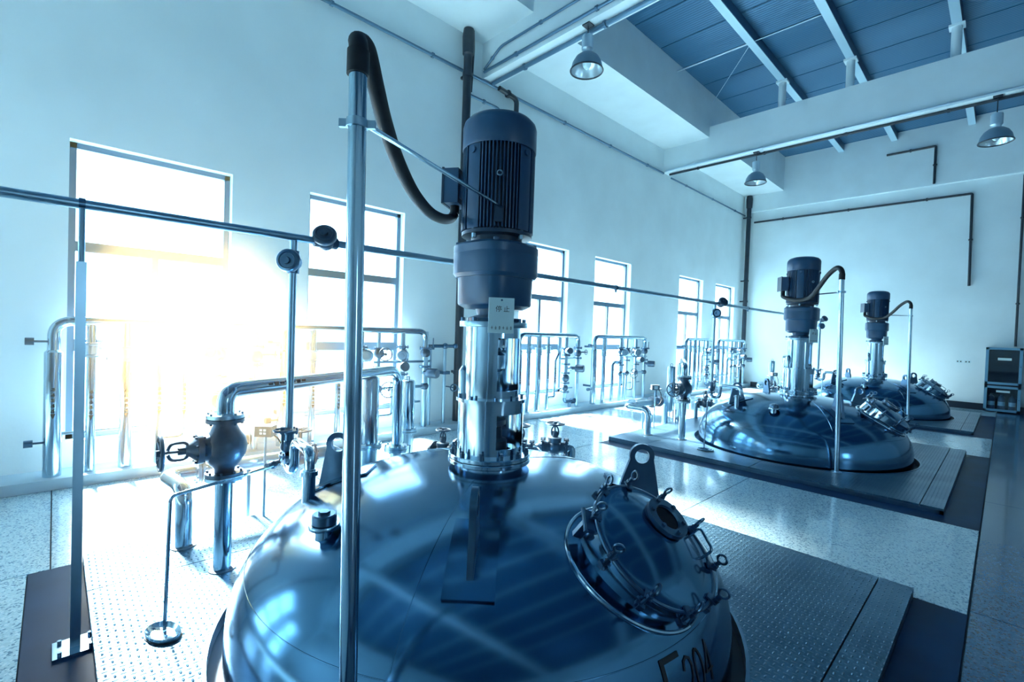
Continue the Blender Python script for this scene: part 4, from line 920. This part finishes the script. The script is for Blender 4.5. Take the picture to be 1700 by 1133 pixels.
# ------------------------------------------------------------------ high bay lamps
def lamp(x, y, z, top, label):
    t_ = thing('bay_lamp', (x, y, top), label, 'lamp', 'high bay lamps')
    MB().cyl((x, y, top), (x, y, z + .40), .008, 8).build('hanging_wire', 'dark_pipe', t_)
    MB().lathe([(0, .42), (.03, .42), (.075, .40), (.08, .39), (.08, .22), (.07, .21), (.06, .19), (.06, .15), (.07, .15)], (x, y, z), (0, 0, 1), 24).build('ballast_housing', 'galv', t_)
    MB().lathe([(.06, .165), (.10, .15), (.16, .10), (.20, .03), (.222, -.06), (.225, -.075)], (x, y, z), (0, 0, 1), 40).build('reflector', 'lamp_grey', t_)
    MB().lathe([(.055, .158), (.095, .142), (.153, .093), (.193, .026), (.217, -.06), (.222, -.075)], (x, y, z), (0, 0, 1), 40).build('inner_reflector', 'lamp_inner', t_)
    MB().torus((x, y, z - .075), (0, 0, 1), .223, .011, 40, 8).build('rim', 'dark_pipe', t_)
    MB().ball((x, y, z + .03), .06, 10, (1, 1, 1.4)).build('bulb', 'white_plate', t_)
    MB().box((x - .06, y - .06, top - .02), (x + .06, y + .06, top)).build('ceiling_hook', 'dark_pipe', t_)
lamp(-4.19, 5.30, 5.34, 5.90, 'grey bell lamp hanging under the near beam, upper centre')
lamp(-4.12, 11.55, 5.28, 5.90, 'small grey bell lamp hanging under the middle beam')
lamp(-.25, 11.55, 5.20, 5.90, 'dark bell lamp hanging at the far upper right')

# ------------------------------------------------------------------ cabinet with extinguishers, sockets
KX0, KX1, KY0, KY1, KH = -.335, .305, FY - .26, FY - .01, 1.62
cab = thing('fire_cabinet', ((KX0 + KX1) / 2, KY1, 0), 'blue framed glazed cabinet standing at the far wall', 'cabinet')
m = MB().box((KX0, KY1 - .015, .02), (KX1, KY1, KH)); m.box((KX0, KY0 + .03, .02), (KX0 + .02, KY1, KH)); m.box((KX1 - .02, KY0 + .03, .02), (KX1, KY1, KH)); m.box((KX0, KY0 + .03, KH - .02), (KX1, KY1, KH)); m.box((KX0, KY0 + .03, .02), (KX1, KY1, .05)); m.box((KX0 + .02, KY0 + .04, .66), (KX1 - .02, KY1, .69))
m.build('case', 'cabinet_inside', cab)
for z0, z1 in ((.03, .66), (.70, KH)):
    m = MB(); t = .055
    m.box((KX0, KY0, z0), (KX0 + t, KY0 + .03, z1)); m.box((KX1 - t, KY0, z0), (KX1, KY0 + .03, z1)); m.box((KX0, KY0, z0), (KX1, KY0 + .03, z0 + t)); m.box((KX0, KY0, z1 - t), (KX1, KY0 + .03, z1))
    dr_ = m.build('door', 'cabinet_frame', cab)
    MB().box((KX0 + t, KY0 + .012, z0 + t), (KX1 - t, KY0 + .018, z1 - t)).build('pane', 'cabinet_glass', dr_)
    m = MB().box((-.12, KY0 + .006, z1 - t - (.26 if z1 > 1 else .10)), (.12, KY0 + .011, z1 - t - (.20 if z1 > 1 else .05))); m.build('door_sticker', 'white_plate', dr_)
    MB().cyl((KX1 - .028, KY0 - .02, (z0 + z1) / 2), (KX1 - .028, KY0, (z0 + z1) / 2), .012, 10).build('knob', 'steel_dark', dr_)
for k, (x, nm) in enumerate(((-.20, 'left'), (-.02, 'middle'), (.17, 'right'))):
    e_ = thing('extinguisher', (x, FY - .14, .05), 'dark fire extinguisher, %s of three inside the cabinet' % nm, 'extinguisher', 'extinguishers in the cabinet')
    MB().lathe([(0, 0), (.062, 0), (.066, .01), (.066, .30), (.05, .345), (.022, .365), (.022, .40), (0, .40)], (x, FY - .14, .05), (0, 0, 1), 20).build('cylinder', 'extinguisher', e_)
    MB().lathe([(.0668, .12), (.0668, .22)], (x, FY - .14, .05), (0, 0, 1), 20).build('paper_band', 'white_plate', e_)
    m = MB().box((x - .012, FY - .20, .45), (x + .012, FY - .10, .465)); m.tube(smooth_path([(x, FY - .17, .45), (x + .06, FY - .2, .40), (x + .075, FY - .17, .25)], 5), .008, 8); m.build('valve_head', 'ink', e_)
for dx, nm in ((0, 'left'), (.16, 'right')):
    s_ = thing('wall_socket', (-.83 + dx, FY, 1.22), 'small pale double socket on the far wall, %s one' % nm, 'socket', 'wall sockets')
    MB().box((-.89 + dx, FY - .012, 1.185), (-.77 + dx, FY, 1.255)).build('face_plate', 'white_plate', s_)
    m = MB()
    for q in (-.03, .03): m.box((-.83 + dx + q - .012, FY - .0135, 1.205), (-.83 + dx + q + .012, FY - .0121, 1.235))
    m.build('pin_holes', 'ink', s_)

# ------------------------------------------------------------------ added haze volume standing in for the flare glow at the nearest window
def haze(c, rad, dens):
    m = bpy.data.materials.new('haze'); m.use_nodes = True; n = m.node_tree; n.nodes.clear()
    o = n.nodes.new('ShaderNodeOutputMaterial'); vs = n.nodes.new('ShaderNodeVolumeScatter'); vs.inputs['Color'].default_value = (1, .60, .20, 1); vs.inputs['Anisotropy'].default_value = .35  # warmth of the glow is put into the scatter colour
    t = n.nodes.new('ShaderNodeTexCoord'); L = n.nodes.new('ShaderNodeVectorMath'); L.operation = 'LENGTH'; n.links.new(t.outputs['Object'], L.inputs[0])
    mr = n.nodes.new('ShaderNodeMapRange'); mr.interpolation_type = 'SMOOTHERSTEP'; mr.inputs['From Min'].default_value = 0; mr.inputs['From Max'].default_value = 1; mr.inputs['To Min'].default_value = dens; mr.inputs['To Max'].default_value = 0
    n.links.new(L.outputs['Value'], mr.inputs['Value']); n.links.new(mr.outputs[0], vs.inputs['Density']); n.links.new(vs.outputs[0], o.inputs['Volume'])
    MATS['haze'] = m
    ob = MB().ball((0, 0, 0), 1.0, 12).build('haze', 'haze'); ob.location = c; ob.scale = rad; ob['kind'] = 'stuff'; tag(ob, 'added warm-tinted haze volume for the glow in front of the nearest window', 'haze')
    return ob
haze((-4.25, .90, 1.95), (2.1, 2.2, 2.0), .24)
